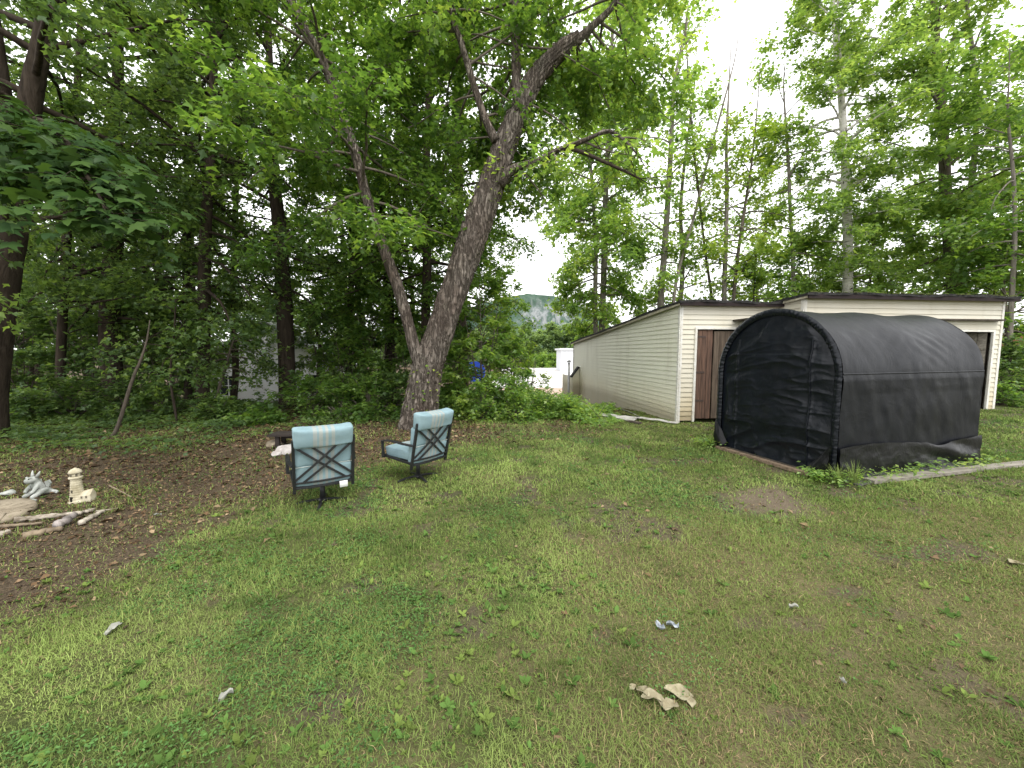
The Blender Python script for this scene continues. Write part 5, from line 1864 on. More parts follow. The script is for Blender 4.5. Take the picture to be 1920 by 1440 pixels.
FRONT = [
    ("slim straight dark trunk second from the left edge of the wood", [(112, 772), (113, 690), (117, 600), (123, 490), (130, 360), (142, 200), (150, 60)], 11.2, [15, 14, 13, 13, 12, 10, 8], 3.2, 26, 2.6),
    ("thick dark rough trunk behind the leaning pale sapling", [(212, 775), (210, 700), (205, 620), (209, 520), (215, 430), (212, 300), (222, 120)], 12.0, [34, 31, 30, 28, 26, 22, 15], 2.6, 40, 3.2),
    ("slim dark trunk close to the left of the tall straight trunk behind the bed", [(352, 778), (353, 720), (351, 640), (349, 540), (352, 420), (350, 280)], 12.4, [13, 12, 12, 11, 9, 6], 2.6, 30, 2.6),
    ("tall straight dark trunk standing left of the white house gable", [(379, 790), (380, 720), (382, 620), (384, 500), (387, 400), (394, 290), (399, 170), (406, 20)], 10.8, [24, 22, 21, 20, 18, 16, 13, 9], 2.4, 46, 2.8),
    ("sturdy dark trunk rising just in front of the white house wall", [(540, 775), (538, 700), (535, 610), (530, 520), (524, 430), (516, 360), (511, 280), (506, 130)], 12.2, [31, 28, 27, 25, 23, 20, 17, 11], 3.6, 40, 2.5),
    ("slim trunk half way between the chairs' backs, deep in green brush", [(662, 775), (661, 690), (657, 600), (660, 480), (655, 340), (660, 180)], 13.2, [14, 12, 12, 10, 9, 6], 1.6, 40, 2.2),
    ("slim trunk just left of the big leaning maple's foot", [(737, 778), (736, 700), (733, 610), (735, 500), (742, 370), (748, 200), (750, 40)], 13.6, [14, 13, 12, 11, 9, 8, 5], 2.0, 40, 2.3),
    ("dark upright trunk seen in the crotch of the big leaning maple", [(797, 780), (797, 700), (798, 600), (801, 480), (798, 360), (803, 200), (806, 40)], 13.0, [19, 18, 17, 16, 14, 11, 8], 3.4, 38, 2.6),
    ("straight trunk behind the leaning maple, showing through leaves left of its upper bole", [(868, 780), (864, 640), (860, 500), (858, 380), (857, 260), (862, 130), (868, 20)], 14.5, [26, 24, 23, 22, 19, 15, 11], 4.0, 40, 2.8),
    ("thin dark trunk between the thick rough trunk and the slim pair", [(292, 785), (296, 700), (292, 600), (300, 470), (306, 330)], 12.8, [11, 10, 9, 8, 5], 2.2, 32, 2.4),
    ("thin dark trunk just right of the tall straight trunk", [(438, 785), (442, 690), (436, 580), (440, 440), (446, 280)], 13.4, [12, 11, 10, 9, 6], 4.4, 30, 2.4),
]
for k, (lab, L, Yd, wpx, zlo, nl, lm) in enumerate(FRONT):
    right = L[0][0] > 640
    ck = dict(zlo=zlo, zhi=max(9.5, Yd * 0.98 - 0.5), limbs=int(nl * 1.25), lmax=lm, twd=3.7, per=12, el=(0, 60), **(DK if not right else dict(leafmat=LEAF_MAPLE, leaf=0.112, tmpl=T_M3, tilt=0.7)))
    tree("woodland_tree", lab, L, Yd, wpx, BARK_DARK, ck, "trees along the wood edge", 12, 26, 0.006, 0.03, top=3.0 if L[-1][1] < 100 else 5.0, seed=20 + k)

# bare leaning sapling with pale bark, and thin saplings
tree("sapling", "pale bare sapling stem leaning right in front of the dark wood", [(208, 842), (219, 805), (232, 765), (244, 725), (255, 695), (262, 680), (275, 640), (281, 600)], 7.9, [7, 6.5, 6, 5.5, 5, 4.5, 3, 1.5], BARK_PALE, None, "saplings under the wood", 8, 16, seed=60)
tree("sapling", "thin upright sapling foot of brownish bark beside the brush, left of the bench", [(332, 812), (330, 780), (322, 730), (320, 690), (326, 630), (330, 560)], 9.3, [4.5, 4.2, 4, 3.5, 3, 2], BARK_DARK, dict(zlo=1.2, zhi=3.6, limbs=12, lmax=0.9, twd=5, per=9, el=(5, 40), **DK), "saplings under the wood", 8, 16, seed=61)
tree("sapling", "thin grey sapling leaning right between the tall trunk and the white house", [(398, 790), (405, 760), (412, 725), (425, 680), (440, 630)], 10.6, [8, 7, 6, 5, 3], BARK_PALE, dict(zlo=1.3, zhi=3.4, limbs=10, lmax=0.8, twd=5, per=9, el=(5, 40), **DK), "saplings under the wood", 8, 16, seed=62)

# deep wood: closes the gaps
rr = random.Random(5)
deep = []
for row, (Yr, nx_, x0, x1) in enumerate(((15, 9, -24, -2.5), (19, 9, -31, -3.5), (25, 7, -42, -5))):
    for k in range(nx_):
        x = x0 + (x1 - x0) * (k + rr.uniform(0.1, 0.9)) / nx_
        deep.append((x, Yr + rr.uniform(-1.2, 1.2)))
for k, (x, y) in enumerate(deep):
    gp = 960 + 720 * x / y
    if 440 < gp < 560:
        continue
    h = (9.5 if k % 4 else 13.5) + rr.uniform(-1.5, 1.5) - tz(x, y) * 0.8
    zl = 2.2 if gp < 440 else 3.8 - tz(x, y) * 0.6
    if 560 < gp < 640: h *= 0.62
    simple_tree("woodland_tree", "dark leafy tree deep in the wood behind the front row of trunks", x, y, h, rr.uniform(0.10, 0.2), BARK_DARK,
                dict(zlo=zl, zhi=h * 0.98, limbs=28, lmax=2.8, twd=2.6, per=9, el=(0, 60), leafmat=LEAF_MAPLE_DARK if gp < 620 else LEAF_MAPLE, leaf=0.17, tmpl=T_M3, tilt=0.6),
                "deep wood trees", 400 + k)
# ================================================================== right side trees behind the shed
BX = dict(tmpl=T_M3, tilt=0.7, spread=0.2)
RIGHT = [
    # label, name, path, Y, widths, bark, crown
    ("maple_tree", "left stem of the bright-leaved pair of trees rising above the shed's low roof end", [(1117, 640), (1116, 560), (1117, 480), (1114, 400), (1108, 320), (1100, 230)], 21, [11, 10, 10, 8, 7, 4], BARK_GREY,
     dict(zlo=5.8, zhi=13.0, limbs=42, lmax=2.4, leaf=0.20, leafmat=LEAF_BRIGHT, twd=3.4, per=11, el=(-8, 45), droop=0.14, **BX)),
    ("maple_tree", "right, thicker stem of the bright-leaved pair above the shed's low roof end", [(1128, 640), (1131, 540), (1134, 450), (1136, 350), (1142, 240), (1146, 120), (1150, 20)], 21.4, [14, 13, 13, 12, 10, 8, 5], BARK_GREY,
     dict(zlo=5.6, zhi=18.6, limbs=60, lmax=2.9, leaf=0.20, leafmat=LEAF_BRIGHT, twd=3.2, per=11, el=(-8, 55), droop=0.12, **BX)),
    ("maple_tree", "tree with a straight dark stem above the middle of the shed's lower roof", [(1238, 600), (1240, 540), (1246, 470), (1252, 380), (1258, 280), (1264, 160), (1285, 60)], 20, [15, 14, 13, 12, 10, 8, 5], BARK_GREY,
     dict(zlo=4.0, zhi=10.5, limbs=36, lmax=2.1, leaf=0.185, leafmat=LEAF_BRIGHT, twd=3.0, per=10, el=(0, 50), sparse=0.1, **BX)),
    ("ash_tree", "sparse tree just right of the straight dark stem, its leaves thin against the sky", [(1272, 600), (1278, 540), (1280, 470), (1276, 400), (1284, 300), (1300, 180)], 20.6, [11, 10, 10, 8, 6, 3], BARK_GREY,
     dict(zlo=3.6, zhi=9.5, limbs=28, lmax=1.9, leaf=0.185, leafmat=LEAF_BRIGHT, twd=2.8, per=9, el=(0, 50), sparse=0.2, **BX)),
    ("ash_tree", "bare bending young tree crossing from the dark stem up to the right", [(1262, 600), (1266, 540), (1282, 470), (1303, 400), (1325, 310), (1352, 210), (1378, 110)], 19, [7, 7, 6, 6, 5, 4, 2], BARK_GREY,
     dict(zlo=8.2, zhi=11.8, limbs=9, lmax=1.0, leaf=0.13, leafmat=LEAF_BRIGHT, twd=2.4, per=6, el=(30, 60), sparse=0.3, **BX)),
    ("ash_tree", "pale thin bare stem leaning left over the lower roof, between two tree groups", [(1337, 600), (1332, 540), (1322, 470), (1312, 380), (1300, 270), (1292, 170), (1286, 60)], 19.4, [6, 6, 5, 5, 4, 3, 2], BARK_PALE,
     dict(zlo=10.5, zhi=14.5, limbs=12, lmax=1.5, leaf=0.165, leafmat=LEAF_BRIGHT, twd=2.6, per=8, el=(20, 60), sparse=0.2, **BX)),
    ("ash_tree", "straight grey stem with airy yellow-green leaves above the step in the roof", [(1358, 600), (1358, 540), (1361, 450), (1363, 360), (1362, 270), (1367, 160)], 18.6, [11, 10, 9, 8, 6, 3], BARK_GREY,
     dict(zlo=5.0, zhi=12.4, limbs=24, lmax=1.6, leaf=0.165, leafmat=LEAF_YELLOW, twd=2.8, per=9, el=(15, 60), sparse=0.15, **BX)),
    ("ash_tree", "slender pale tree curving right from the roof step, leaves yellowish", [(1374, 600), (1377, 540), (1386, 460), (1398, 380), (1410, 300), (1420, 200)], 18.2, [8, 7, 7, 6, 4, 2], BARK_PALE,
     dict(zlo=4.8, zhi=11.6, limbs=24, lmax=1.6, leaf=0.165, leafmat=LEAF_YELLOW, twd=3.0, per=10, el=(15, 60), sparse=0.05, **BX)),
    ("maple_tree", "slim dark-footed tree left of the birch, its stem half hidden by leaves", [(1489, 600), (1488, 540), (1486, 470), (1482, 400), (1478, 300), (1470, 180)], 18.8, [9, 9, 8, 7, 6, 3], BARK_GREY,
     dict(zlo=4.2, zhi=10.0, limbs=32, lmax=1.9, leaf=0.165, leafmat=LEAF_BRIGHT, twd=3.2, per=11, el=(0, 50), **BX)),
    ("birch_tree", "white-barked birch rising behind the shed's higher roof", [(1587, 600), (1589, 540), (1590, 470), (1588, 400), (1584, 300), (1578, 190), (1568, 80), (1560, -20)], 17.5, [19, 17, 16, 15, 13, 11, 9, 6], BIRCH,
     dict(zlo=3.8, zhi=18.5, limbs=76, lmax=2.8, leaf=0.145, leafmat=LEAF_BIRCH, twd=4.2, per=15, el=(5, 65), tmpl=T_M3, tilt=0.6, prof="birch", droop=0.12)),
    ("maple_tree", "tall grey-stemmed tree standing right of the birch with a long bare bole", [(1792, 600), (1788, 520), (1780, 440), (1773, 360), (1770, 280), (1764, 190), (1757, 90), (1748, -10)], 17, [26, 24, 22, 20, 18, 15, 13, 9], BARK_PALE,
     dict(zlo=4.0, zhi=18.0, limbs=52, lmax=2.7, leaf=0.18, leafmat=LEAF_BIRCH, twd=3.6, per=12, el=(0, 60), sparse=0.0, **BX)),
    ("maple_tree", "slimmer companion stem curving up close right of the tall grey-stemmed tree", [(1798, 600), (1802, 510), (1812, 420), (1822, 340), (1830, 250), (1828, 140), (1814, 20), (1808, -60)], 17.6, [13, 12, 11, 11, 9, 8, 6, 4], BARK_GREY,
     dict(zlo=4.2, zhi=16.0, limbs=40, lmax=2.4, leaf=0.18, leafmat=LEAF_BIRCH, twd=3.6, per=12, el=(0, 60), **BX)),
    ("maple_tree", "thin leaning dark tree at the far right past the shed's roof end", [(1886, 740), (1892, 650), (1898, 540), (1903, 430), (1900, 330), (1890, 220)], 14, [11, 10, 9, 8, 6, 4], BARK_GREY,
     dict(zlo=4.2, zhi=10.0, limbs=30, lmax=2.0, leaf=0.165, leafmat=LEAF_MAPLE, twd=3.6, per=12, el=(0, 50), **BX)),
]
STEM_G = mat_bark("bark_stem", (0.10, 0.088, 0.075), (0.31, 0.275, 0.24), 1.2, 0.5)
for k, (nm, lab, L, Yd, wpx, bark, ck) in enumerate(RIGHT):
    wpx = [q * (0.82 if nm != "birch_tree" else 0.95) for q in wpx]
    bark = STEM_G if bark is BARK_GREY else bark
    tree(nm, lab, L, Yd, wpx, bark, ck, None, 10, 26, 0.004, 0.0, top=2.5 if L[-1][1] > 60 else 1.5, seed=80 + k)

pole = thing("thin_pole", "thin dark pole standing upright behind the stepped part of the shed roof", "pole", at(1411, 600, 18.4) * 1.0)
pole.location.z = tz(pole.location.x, pole.location.y)
m = MB(); hh = at(1411, 478, 18.4).z - pole.location.z; m.tube([(0, 0, -0.1), (0, 0, hh)], [0.045, 0.03], 8); m.build("shaft", BARK_DARK, pole, True)

# the thicket closing the right side behind the high roof
rr = random.Random(15)
TH = [(12.0, 18.6, 6.2, LEAF_BIRCH), (14.6, 19.5, 6.8, LEAF_BRIGHT), (17.0, 18.5, 7.6, LEAF_BIRCH), (19.2, 20.5, 8.6, LEAF_BRIGHT), (21.2, 17.0, 9.0, LEAF_BIRCH), (24.0, 20, 10.0, LEAF_MAPLE),
      (15.0, 24, 8.0, LEAF_BRIGHT), (20.0, 25, 9.5, LEAF_BIRCH), (26, 26, 12, LEAF_BIRCH), (18.6, 14.5, 5.6, LEAF_MAPLE)]
for k, (x, y, h, lm) in enumerate(TH):
    simple_tree("thicket_tree", "bushy young tree in the thicket behind the shed's higher roof", x, y, h, 0.10, BARK_GREY,
                dict(zlo=0.9, zhi=h * 0.97, limbs=34, lmax=2.0, twd=3.0, per=10, el=(0, 55), leafmat=lm, leaf=0.19, tmpl=T_M3, tilt=0.5), "thicket behind the shed", 700 + k)

# ================================================================== shrubs and undergrowth
def shrub(name, label, x, y, h, rad, lm, leaf, limbs, seed, group=None, per=10, tm=T_M3, twd=5.5, cat="shrub", el=(10, 70)):
    b = Vector((x, y, tz(x, y) - 0.02))
    t = thing(name, label, cat, b, 0, group)
    rr = random.Random(seed)
    m = MB()
    for k in range(6):
        a = k * PI / 3 + rr.random()
        m.tube([(0, 0, 0), (math.cos(a) * rad * 0.3, math.sin(a) * rad * 0.3, h * 0.45), (math.cos(a) * rad * 0.55, math.sin(a) * rad * 0.55, h * 0.85)], [0.022, 0.014, 0.006], 6)
    m.build("stem", BARK_GREY, t, True)
    crown(t, [(0, 0, 0), (0, 0, h * 0.5), (0, 0, h)], [0.03, 0.02, 0.01], h * 0.08, h * 0.95, limbs, rad, leaf, lm, BARK_GREY, seed + 900, tm, twd=twd, per=per, el=el, twl=(0.18, 0.42), spread=0.06, droop=0.08, prof="maple", tilt=0.5)
    return t


def shrub_px(name, label, px, Yd, toppx, rad, lm, leaf, limbs, seed, **k):
    x = at(px, 700, Yd).x
    h = at(px, toppx, Yd).z - tz(x, Yd)
    return shrub(name, label, x, Yd, h, rad, lm, leaf, limbs, seed, **k)


shrub_px("box_elder_shrub", "tall light green leafy shrub filling the space right of the leaning maple", 905, 11.0, 470, 1.25, LEAF_BRIGHT, 0.12, 52, 1)
shrub_px("box_elder_shrub", "lower light green shrub reaching right towards the parking lot view", 958, 10.8, 650, 0.5, LEAF_BRIGHT, 0.11, 26, 2)
shrub_px("box_elder_shrub", "leafy shrub growing close behind the foot of the leaning maple", 850, 11.6, 560, 1.1, LEAF_MAPLE, 0.12, 42, 3)
shrub_px("box_elder_shrub", "green shrub with pale leaves hugging the shed side of the vine patch", 990, 12.6, 655, 0.5, LEAF_YELLOW, 0.10, 14, 33)
for k, (px, Yd, top, rad, lm) in enumerate(((585, 10.6, 730, 0.8, LEAF_MAPLE), (640, 10.0, 752, 0.7, LEAF_MAPLE), (690, 10.2, 738, 0.75, LEAF_MAPLE), (735, 10.8, 715, 0.7, LEAF_MAPLE_DARK), (440, 10.0, 785, 0.55, LEAF_MAPLE_DARK), (405, 9.6, 780, 0.6, LEAF_MAPLE_DARK),
                                            (300, 10.4, 755, 0.9, LEAF_MAPLE_DARK), (235, 10.6, 735, 0.8, LEAF_MAPLE_DARK), (130, 10.0, 745, 1.0, LEAF_MAPLE_DARK), (50, 9.6, 760, 0.9, LEAF_MAPLE_DARK), (488, 9.4, 800, 0.35, LEAF_MAPLE))):
    shrub_px("bush", "low green bush at the foot of the wood's edge", px, Yd, top, rad, lm, 0.10, 26, 50 + k, group="bushes along the wood edge")
shrub_px("bush", "loose bright green bush in the vine patch between the leaning maple and the shed", 905, 9.9, 742, 0.55, LEAF_BRIGHT, 0.085, 22, 201, group="bushes in the vine patch")
shrub_px("bush", "loose bright green bush in the vine patch between the leaning maple and the shed", 965, 9.8, 755, 0.45, LEAF_BRIGHT, 0.085, 22, 202, group="bushes in the vine patch")
shrub_px("bush", "loose bright green bush in the vine patch between the leaning maple and the shed", 1020, 10.2, 762, 0.38, LEAF_BRIGHT, 0.085, 22, 203, group="bushes in the vine patch")
shrub_px("bush", "loose bright green bush in the vine patch between the leaning maple and the shed", 1075, 10.0, 772, 0.35, LEAF_BRIGHT, 0.085, 22, 204, group="bushes in the vine patch")
# understorey: tall dark shrubs between the trunks
for k, (px, Yd, top, rad) in enumerate(((40, 12.5, 560, 1.5), (160, 13, 540, 1.5), (262, 13.2, 560, 1.4), (320, 12.5, 600, 1.2), (375, 13.4, 600, 0.8), (612, 13.2, 560, 1.1), (655, 12.6, 600, 1.1), (700, 13, 560, 1.3), (765, 13.4, 590, 1.1), (-60, 12, 560, 1.6), (-200, 12, 540, 1.8))):
    shrub_px("understorey_shrub", "tall dark shrub filling the shade between the woodland trunks", px, Yd, top, rad, LEAF_MAPLE_DARK if px < 620 else LEAF_MAPLE, 0.125, 40, 150 + k, group="understorey shrubs", twd=4.6)
shrub_px("bush", "dark bush beside the right end wall of the shed", 1893, 12.0, 672, 0.95, LEAF_MAPLE_DARK, 0.11, 40, 180)
shrub_px("bush", "low weedy bush at the shed's right front corner", 1880, 10.2, 742, 0.40, LEAF_MAPLE, 0.08, 22, 181)


def scatter_leaves(name, label, pts_fn, n, hgt, leaf, mat_, seed, tm=T_M3):
    rng = np.random.default_rng(seed)
    x, y, keep = pts_fn(rng, n)
    x, y = x[keep], y[keep]
    m_ = len(x)
    top = hgt(x, y)
    z = terrain(x, y) + top * rng.random(m_) ** 0.55
    P = np.stack([x, y, z], 1)
    az = rng.uniform(0, 2 * PI, m_)
    T = np.stack([np.cos(az), np.sin(az), rng.uniform(-0.5, 0.3, m_)], 1)
    Nn = np.stack([rng.normal(0, 0.4, m_), rng.normal(-0.15, 0.4, m_), np.ones(m_)], 1)
    o = leaves_mesh(name, P, T, Nn, leaf * rng.lognormal(0, 0.25, m_), tm, mat_, None, rng.random(m_), np.clip(N1.fbm(x * 1.5, y * 1.5, 2) * 1.6 - 0.3, 0, 1))
    return tag(o, label, None, None, "stuff")


def vine_area(rng, n):
    x = rng.uniform(-2.2, 3.6, n); y = rng.uniform(8.4, 12.5, n)
    px = 960 + 720 * x / y
    front = 8.9 + 2.4 * (N1.fbm(x * 1.1 + 3, y * 0.3, 3) - 0.45) + np.where(px < 850, 0.9, 0)
    keep = (px > 700) & (px < 1140 + 40 * N2(x * 2, y * 2)) & (rng.random(n) < np.clip((y - front) * 1.1, 0, 1) * np.clip((N3.fbm(x * 1.7, y * 1.7, 3) - 0.28) * 5, 0.05, 1)) & ~in_shed(x, y)
    return x, y, keep
scatter_leaves("ground_cover", "bright green vine cover along the top of the bank by the shed", vine_area, 24000, lambda x, y: (0.06 + 0.75 * np.clip(N2.fbm(x * 1.5, y * 1.5, 3) * 2.2 - 0.65, 0.03, 1)) * sstep(8.2, 10.2, y) * (1 - 0.5 * sstep(1.4, 2.6, x)), 0.085, LEAF_BRIGHT, 3)


def ivy_area(rng, n):
    x = rng.uniform(-17, -1.0, n); y = rng.uniform(5.8, 13.5, n)
    px = 960 + 720 * x / y
    p = N3.fbm(x * 0.9, y * 0.9, 3)
    front = 6.9 + 1.1 * sstep(280, 450, px) + 1.6 * sstep(480, 700, px)
    keep = (px > -150) & (px < 760) & (rng.random(n) < np.clip((y - front + 1.0) * 0.5, 0, 1) * np.clip((p - 0.30) * 4, 0, 1))
    return x, y, keep
scatter_leaves("undergrowth", "dark low ivy and seedlings over the wood floor", ivy_area, 48000, lambda x, y: 0.05 + 0.25 * np.clip(N1.fbm(x * 1.1, y * 1.1, 3) * 1.6 - 0.4, 0, 1), 0.080, LEAF_MAPLE_DARK, 4)

def tufts(rng, n):
    """rough growth along the shelter's foot"""
    a = rng.uniform(-0.25, 3.3, n); b = rng.normal(-0.18, 0.10, n)
    fr = rng.random(n) < 0.55
    a = np.where(fr, rng.normal(-0.22, 0.12, n), a); b = np.where(fr, np.where(rng.random(n) < .5, rng.normal(0.05, 0.12, n), rng.normal(2.05, 0.12, n)), b)
    x = SH_O.x + a * SH_U[0] - b * SH_U[1]; y = SH_O.y + a * SH_U[1] + b * SH_U[0]
    return x, y, np.ones(n, bool)
scatter_leaves("weeds", "weeds growing up against the foot of the shelter", tufts, 900, lambda x, y: 0.16 + 0 * x, 0.055, LEAF_BRIGHT, 5, T_OVAL)

# long grass tufts at the shelter corner
def tuft_object(label, x, y, h, n, seed):
    rng = np.random.default_rng(seed)
    az = rng.uniform(0, 2 * PI, n); r = np.abs(rng.normal(0, 0.05, n)); le = rng.uniform(0.15, 0.85, n); hh = h * rng.uniform(0.5, 1.1, n)
    bx, by = r * np.cos(az), r * np.sin(az)
    d = np.stack([np.cos(az), np.sin(az), 0 * az], 1); s = np.stack([-np.sin(az), np.cos(az), 0 * az], 1)
    base = np.stack([bx, by, 0 * az], 1)
    rows = []
    for t, k in ((0, 1.0), (0.4, 0.9), (0.75, 0.6), (1.0, 0.05)):
        c = base + d * (np.sin(le * t * 1.5) * hh * t * 0.8)[:, None] + np.array([0, 0, 1.0]) * (hh * t * (1 - 0.45 * le * t))[:, None]
        rows += [c - s * 0.003 * k, c + s * 0.003 * k]
    V = np.stack(rows, 1).reshape(-1, 3)
    o = np.arange(n)[:, None] * 8
    F = np.concatenate([o + np.array([[2 * i, 2 * i + 1, 2 * i + 3, 2 * i + 2]]) for i in range(3)], 0)
    C = green_col(bx * 30, by * 30, rng) * 1.1
    g = np_mesh("grass_tuft", V, F, GRASS_M, None, False, cols={"col": np.repeat(C, 8, axis=0)})
    g.location = (x, y, tz(x, y))
    return tag(g, label, "grass tuft")
p = shw(-0.10, -0.10); tuft_object("long grass tuft growing at the shelter's near bottom corner", p.x, p.y, 0.30, 130, 1)
p = shw(0.10, -0.16); tuft_object("bluish long grass tuft against the shelter's skirt", p.x, p.y, 0.33, 90, 2)
p = shw(-0.10, 2.05); tuft_object("grass tuft at the shelter's far front corner", p.x, p.y, 0.28, 110, 3)

# tangle of dead twigs behind the near chair
m = MB(); rr = random.Random(3)
bp_ = Vector((at(610, 740, 11.2).x, 11.2, 0)); bp_.z = tz(bp_.x, bp_.y)
for k in range(90):
    a = Vector((rr.gauss(0, 0.6), rr.gauss(0, 0.3), rr.uniform(0, 0.7)))
    d = Vector((rr.gauss(0, 0.5), rr.gauss(0, 0.4), rr.gauss(0.25, 0.4)))
    m.tube([a, a + d * 0.5 + Vector((0, 0, .04)), a + d], [0.007, 0.005, 0.002], 4)
o = m.build("brush_pile", BARK_PALE, None, True); o.location = bp_
tag(o, "tangle of dead grey-brown twigs at the wood edge behind the chairs", "brush pile")
for k, (a, b, lab) in enumerate((((1128, 790), (1080, 745), "bare arching bramble cane by the shed's side wall"), ((1118, 786), (1150, 752), "bare bramble cane leaning towards the shed's side wall"), ((1066, 772), (1052, 722), "bare bramble cane standing before the pinkish gravel"))):
    A_ = gz(*a); B_ = at(b[0], b[1], A_.y + 0.2)
    m = MB(); m.tube([(0, 0, 0), (B_ - A_) * 0.5 + Vector((0, 0, 0.10)), (B_ - A_)], [0.008, 0.006, 0.003], 5)
    o = m.build("bramble_cane", BARK_PALE, None, True); o.location = A_
    tag(o, lab, "bramble cane", "bramble canes by the shed")

# ================================================================== beyond the bank
def sheet(name, label, x0, x1, y0, y1, z, mat_):
    m = MB(); m.grid(lambda a, b: (x0 + (x1 - x0) * a, y0 + (y1 - y0) * b, z), 4, 4)
    return tag(m.build(name, mat_), label, None, None, "structure")


CONC = mat_simple("concrete_pale", (0.62, 0.60, 0.57), (0.52, 0.50, 0.48), 0.3, 0.9, 0.2)
PINK = mat_simple("gravel_pink", (0.42, 0.31, 0.25), (0.30, 0.22, 0.17), 0.8, 0.95, 0.1)
sheet("parking_lot", "pale concrete parking lot below the bank", -5, 90, 82, 190, -5.9, CONC)
sheet("gravel_lot", "pinkish gravel strip in front of the parking lot", -2, 90, 50, 82.0, -5.9, PINK)

WHITEW = mat_simple("render_white", (0.62, 0.63, 0.65), (0.54, 0.55, 0.57), 0.6, 0.8, 0.2)
GREYR = mat_simple("roof_grey", (0.34, 0.35, 0.36), (0.24, 0.25, 0.26), 3, 0.8, 0.2)
GLASS = mat_simple("window_glass", (0.03, 0.035, 0.04), (0.02, 0.025, 0.03), 3, 0.15, 0.5)
BRICK = mat_simple("brick_red", (0.22, 0.085, 0.055), (0.14, 0.055, 0.04), 6, 0.9, 0.2)

bd = thing("commercial_building", "flat-roofed white commercial building beyond the parking lot, partly behind the shed", "building", (at(1052, 690, 150).x, 150, -5.9))
m = MB(); m.box((22, 8, 4.2), (44, 16, 8.4)); m.build("wall", WHITEW, bd)
m = MB(); m.box((22, 8, 8.75), (45.4, 17.4, 0.7)); m.build("parapet", WHITEW, bd)
for k in range(6):
    m = MB(); m.box((5.5 + 6.5 * k, -0.05, 4.6), (1.6, 0.1, 2.6)); m.build("window", GLASS, bd)
m = MB(); m.lathe([(0.4, 0), (0.4, 1.6), (0.7, 1.7), (0.7, 2.0)], 10, (6, 6, 9.1)); m.build("roof_vent", GALV, bd)


def house(label, loc, rz, W_, D_, hw, hr, wm, rm, wins, chim=False):
    t = thing("house", label, "house", loc, rz)
    m = MB()
    m.add([(-W_ / 2, -D_ / 2, -3), (W_ / 2, -D_ / 2, -3), (W_ / 2, D_ / 2, -3), (-W_ / 2, D_ / 2, -3), (-W_ / 2, -D_ / 2, hw), (W_ / 2, -D_ / 2, hw), (W_ / 2, D_ / 2, hw), (-W_ / 2, D_ / 2, hw), (0, -D_ / 2, hr), (0, D_ / 2, hr)],
          [(0, 1, 5, 8, 4), (1, 2, 6, 5), (2, 3, 7, 9, 6), (3, 0, 4, 7)])
    m.build("wall", wm, t)
    m = MB()
    for sx in (-1, 1):
        e = sx * (W_ / 2 + 0.4)
        ez = hw - (hr - hw) * 0.4 / (W_ / 2)
        q = [(0, -D_ / 2 - 0.4, hr + 0.03), (e, -D_ / 2 - 0.4, ez + 0.03), (e, D_ / 2 + 0.4, ez + 0.03), (0, D_ / 2 + 0.4, hr + 0.03)]
        m.add(q + [(a, b, c + 0.14) for a, b, c in q], [(0, 1, 2, 3), (7, 6, 5, 4), (0, 4, 5, 1), (1, 5, 6, 2), (2, 6, 7, 3), (3, 7, 4, 0)])
    m.build("roof", rm, t)
    for (x, z, w_, h_, nb) in wins:
        m = MB(); m.box((x, -D_ / 2 - 0.03, z), (w_, 0.05, h_)); f = m.build("window", GLASS, t)
        m = MB()
        for k in range(nb + 1): m.box((x - w_ / 2 + w_ * k / nb, -D_ / 2 - 0.075, z), (0.05, 0.04, h_))
        for q in (-0.5, 0.0, 0.5): m.box((x, -D_ / 2 - 0.10, z + q * h_), (w_ + 0.05, 0.03, 0.05))
        m.build("frame", WHITEW, f)
    return t


hp = at(500, 760, 23.5)
house("white house with a barred basement window seen through the wood behind the bench", (hp.x - 0.5, 26.5, tz(hp.x, 24) - 0.3), math.radians(14), 8.2, 6.0, 3.6, 6.2, WHITEW, GREYR, [(0.55, 1.05, 0.62, 0.85, 3), (-2.2, 2.4, 0.9, 1.2, 2), (2.4, 2.4, 0.9, 1.2, 2)])
hp = at(1912, 700, 24)
house("red brick house with a pale roof glimpsed past the shed's right end", (hp.x + 2.6, 27.5, tz(hp.x, 27)), math.radians(-6), 8, 6, 2.4, 4.2, BRICK, WHITEW, [(-2.0, 1.4, 0.9, 1.1, 2), (1.6, 1.4, 0.9, 1.1, 2)])

# round blue sign on a post
BLUE = mat_simple("sign_blue", (0.035, 0.10, 0.62), (0.028, 0.08, 0.50), 3, 0.5, 0.4)
SY = 30.0
c_ = at(891, 697, SY)
sg = thing("round_sign", "round blue sign with a white square mark seen through leaves right of the leaning maple", "sign", (c_.x, SY, tz(c_.x, SY)))
hz_ = c_.z - tz(c_.x, SY)
m = MB(); m.tube([(0, 0.05, 0), (0, 0.05, hz_)], 0.06, 8); m.build("post", GALV, sg)
m = MB(); m.tube([(0, 0.03, hz_), (0, -0.04, hz_)], 0.80, 32); m.build("disc", BLUE, sg)
m = MB()
for (x, z, w_, h_) in ((-0.18, 0.22, 0.50, 0.09), (-0.18, -0.20, 0.50, 0.09), (0.07, 0.0, 0.09, 0.5), (-0.43, 0.0, 0.09, 0.5)): m.box((x, -0.055 if h_ < .2 else -0.0535, hz_ + z), (w_, 0.012, h_))
m.build("emblem", WHITEW, sg)

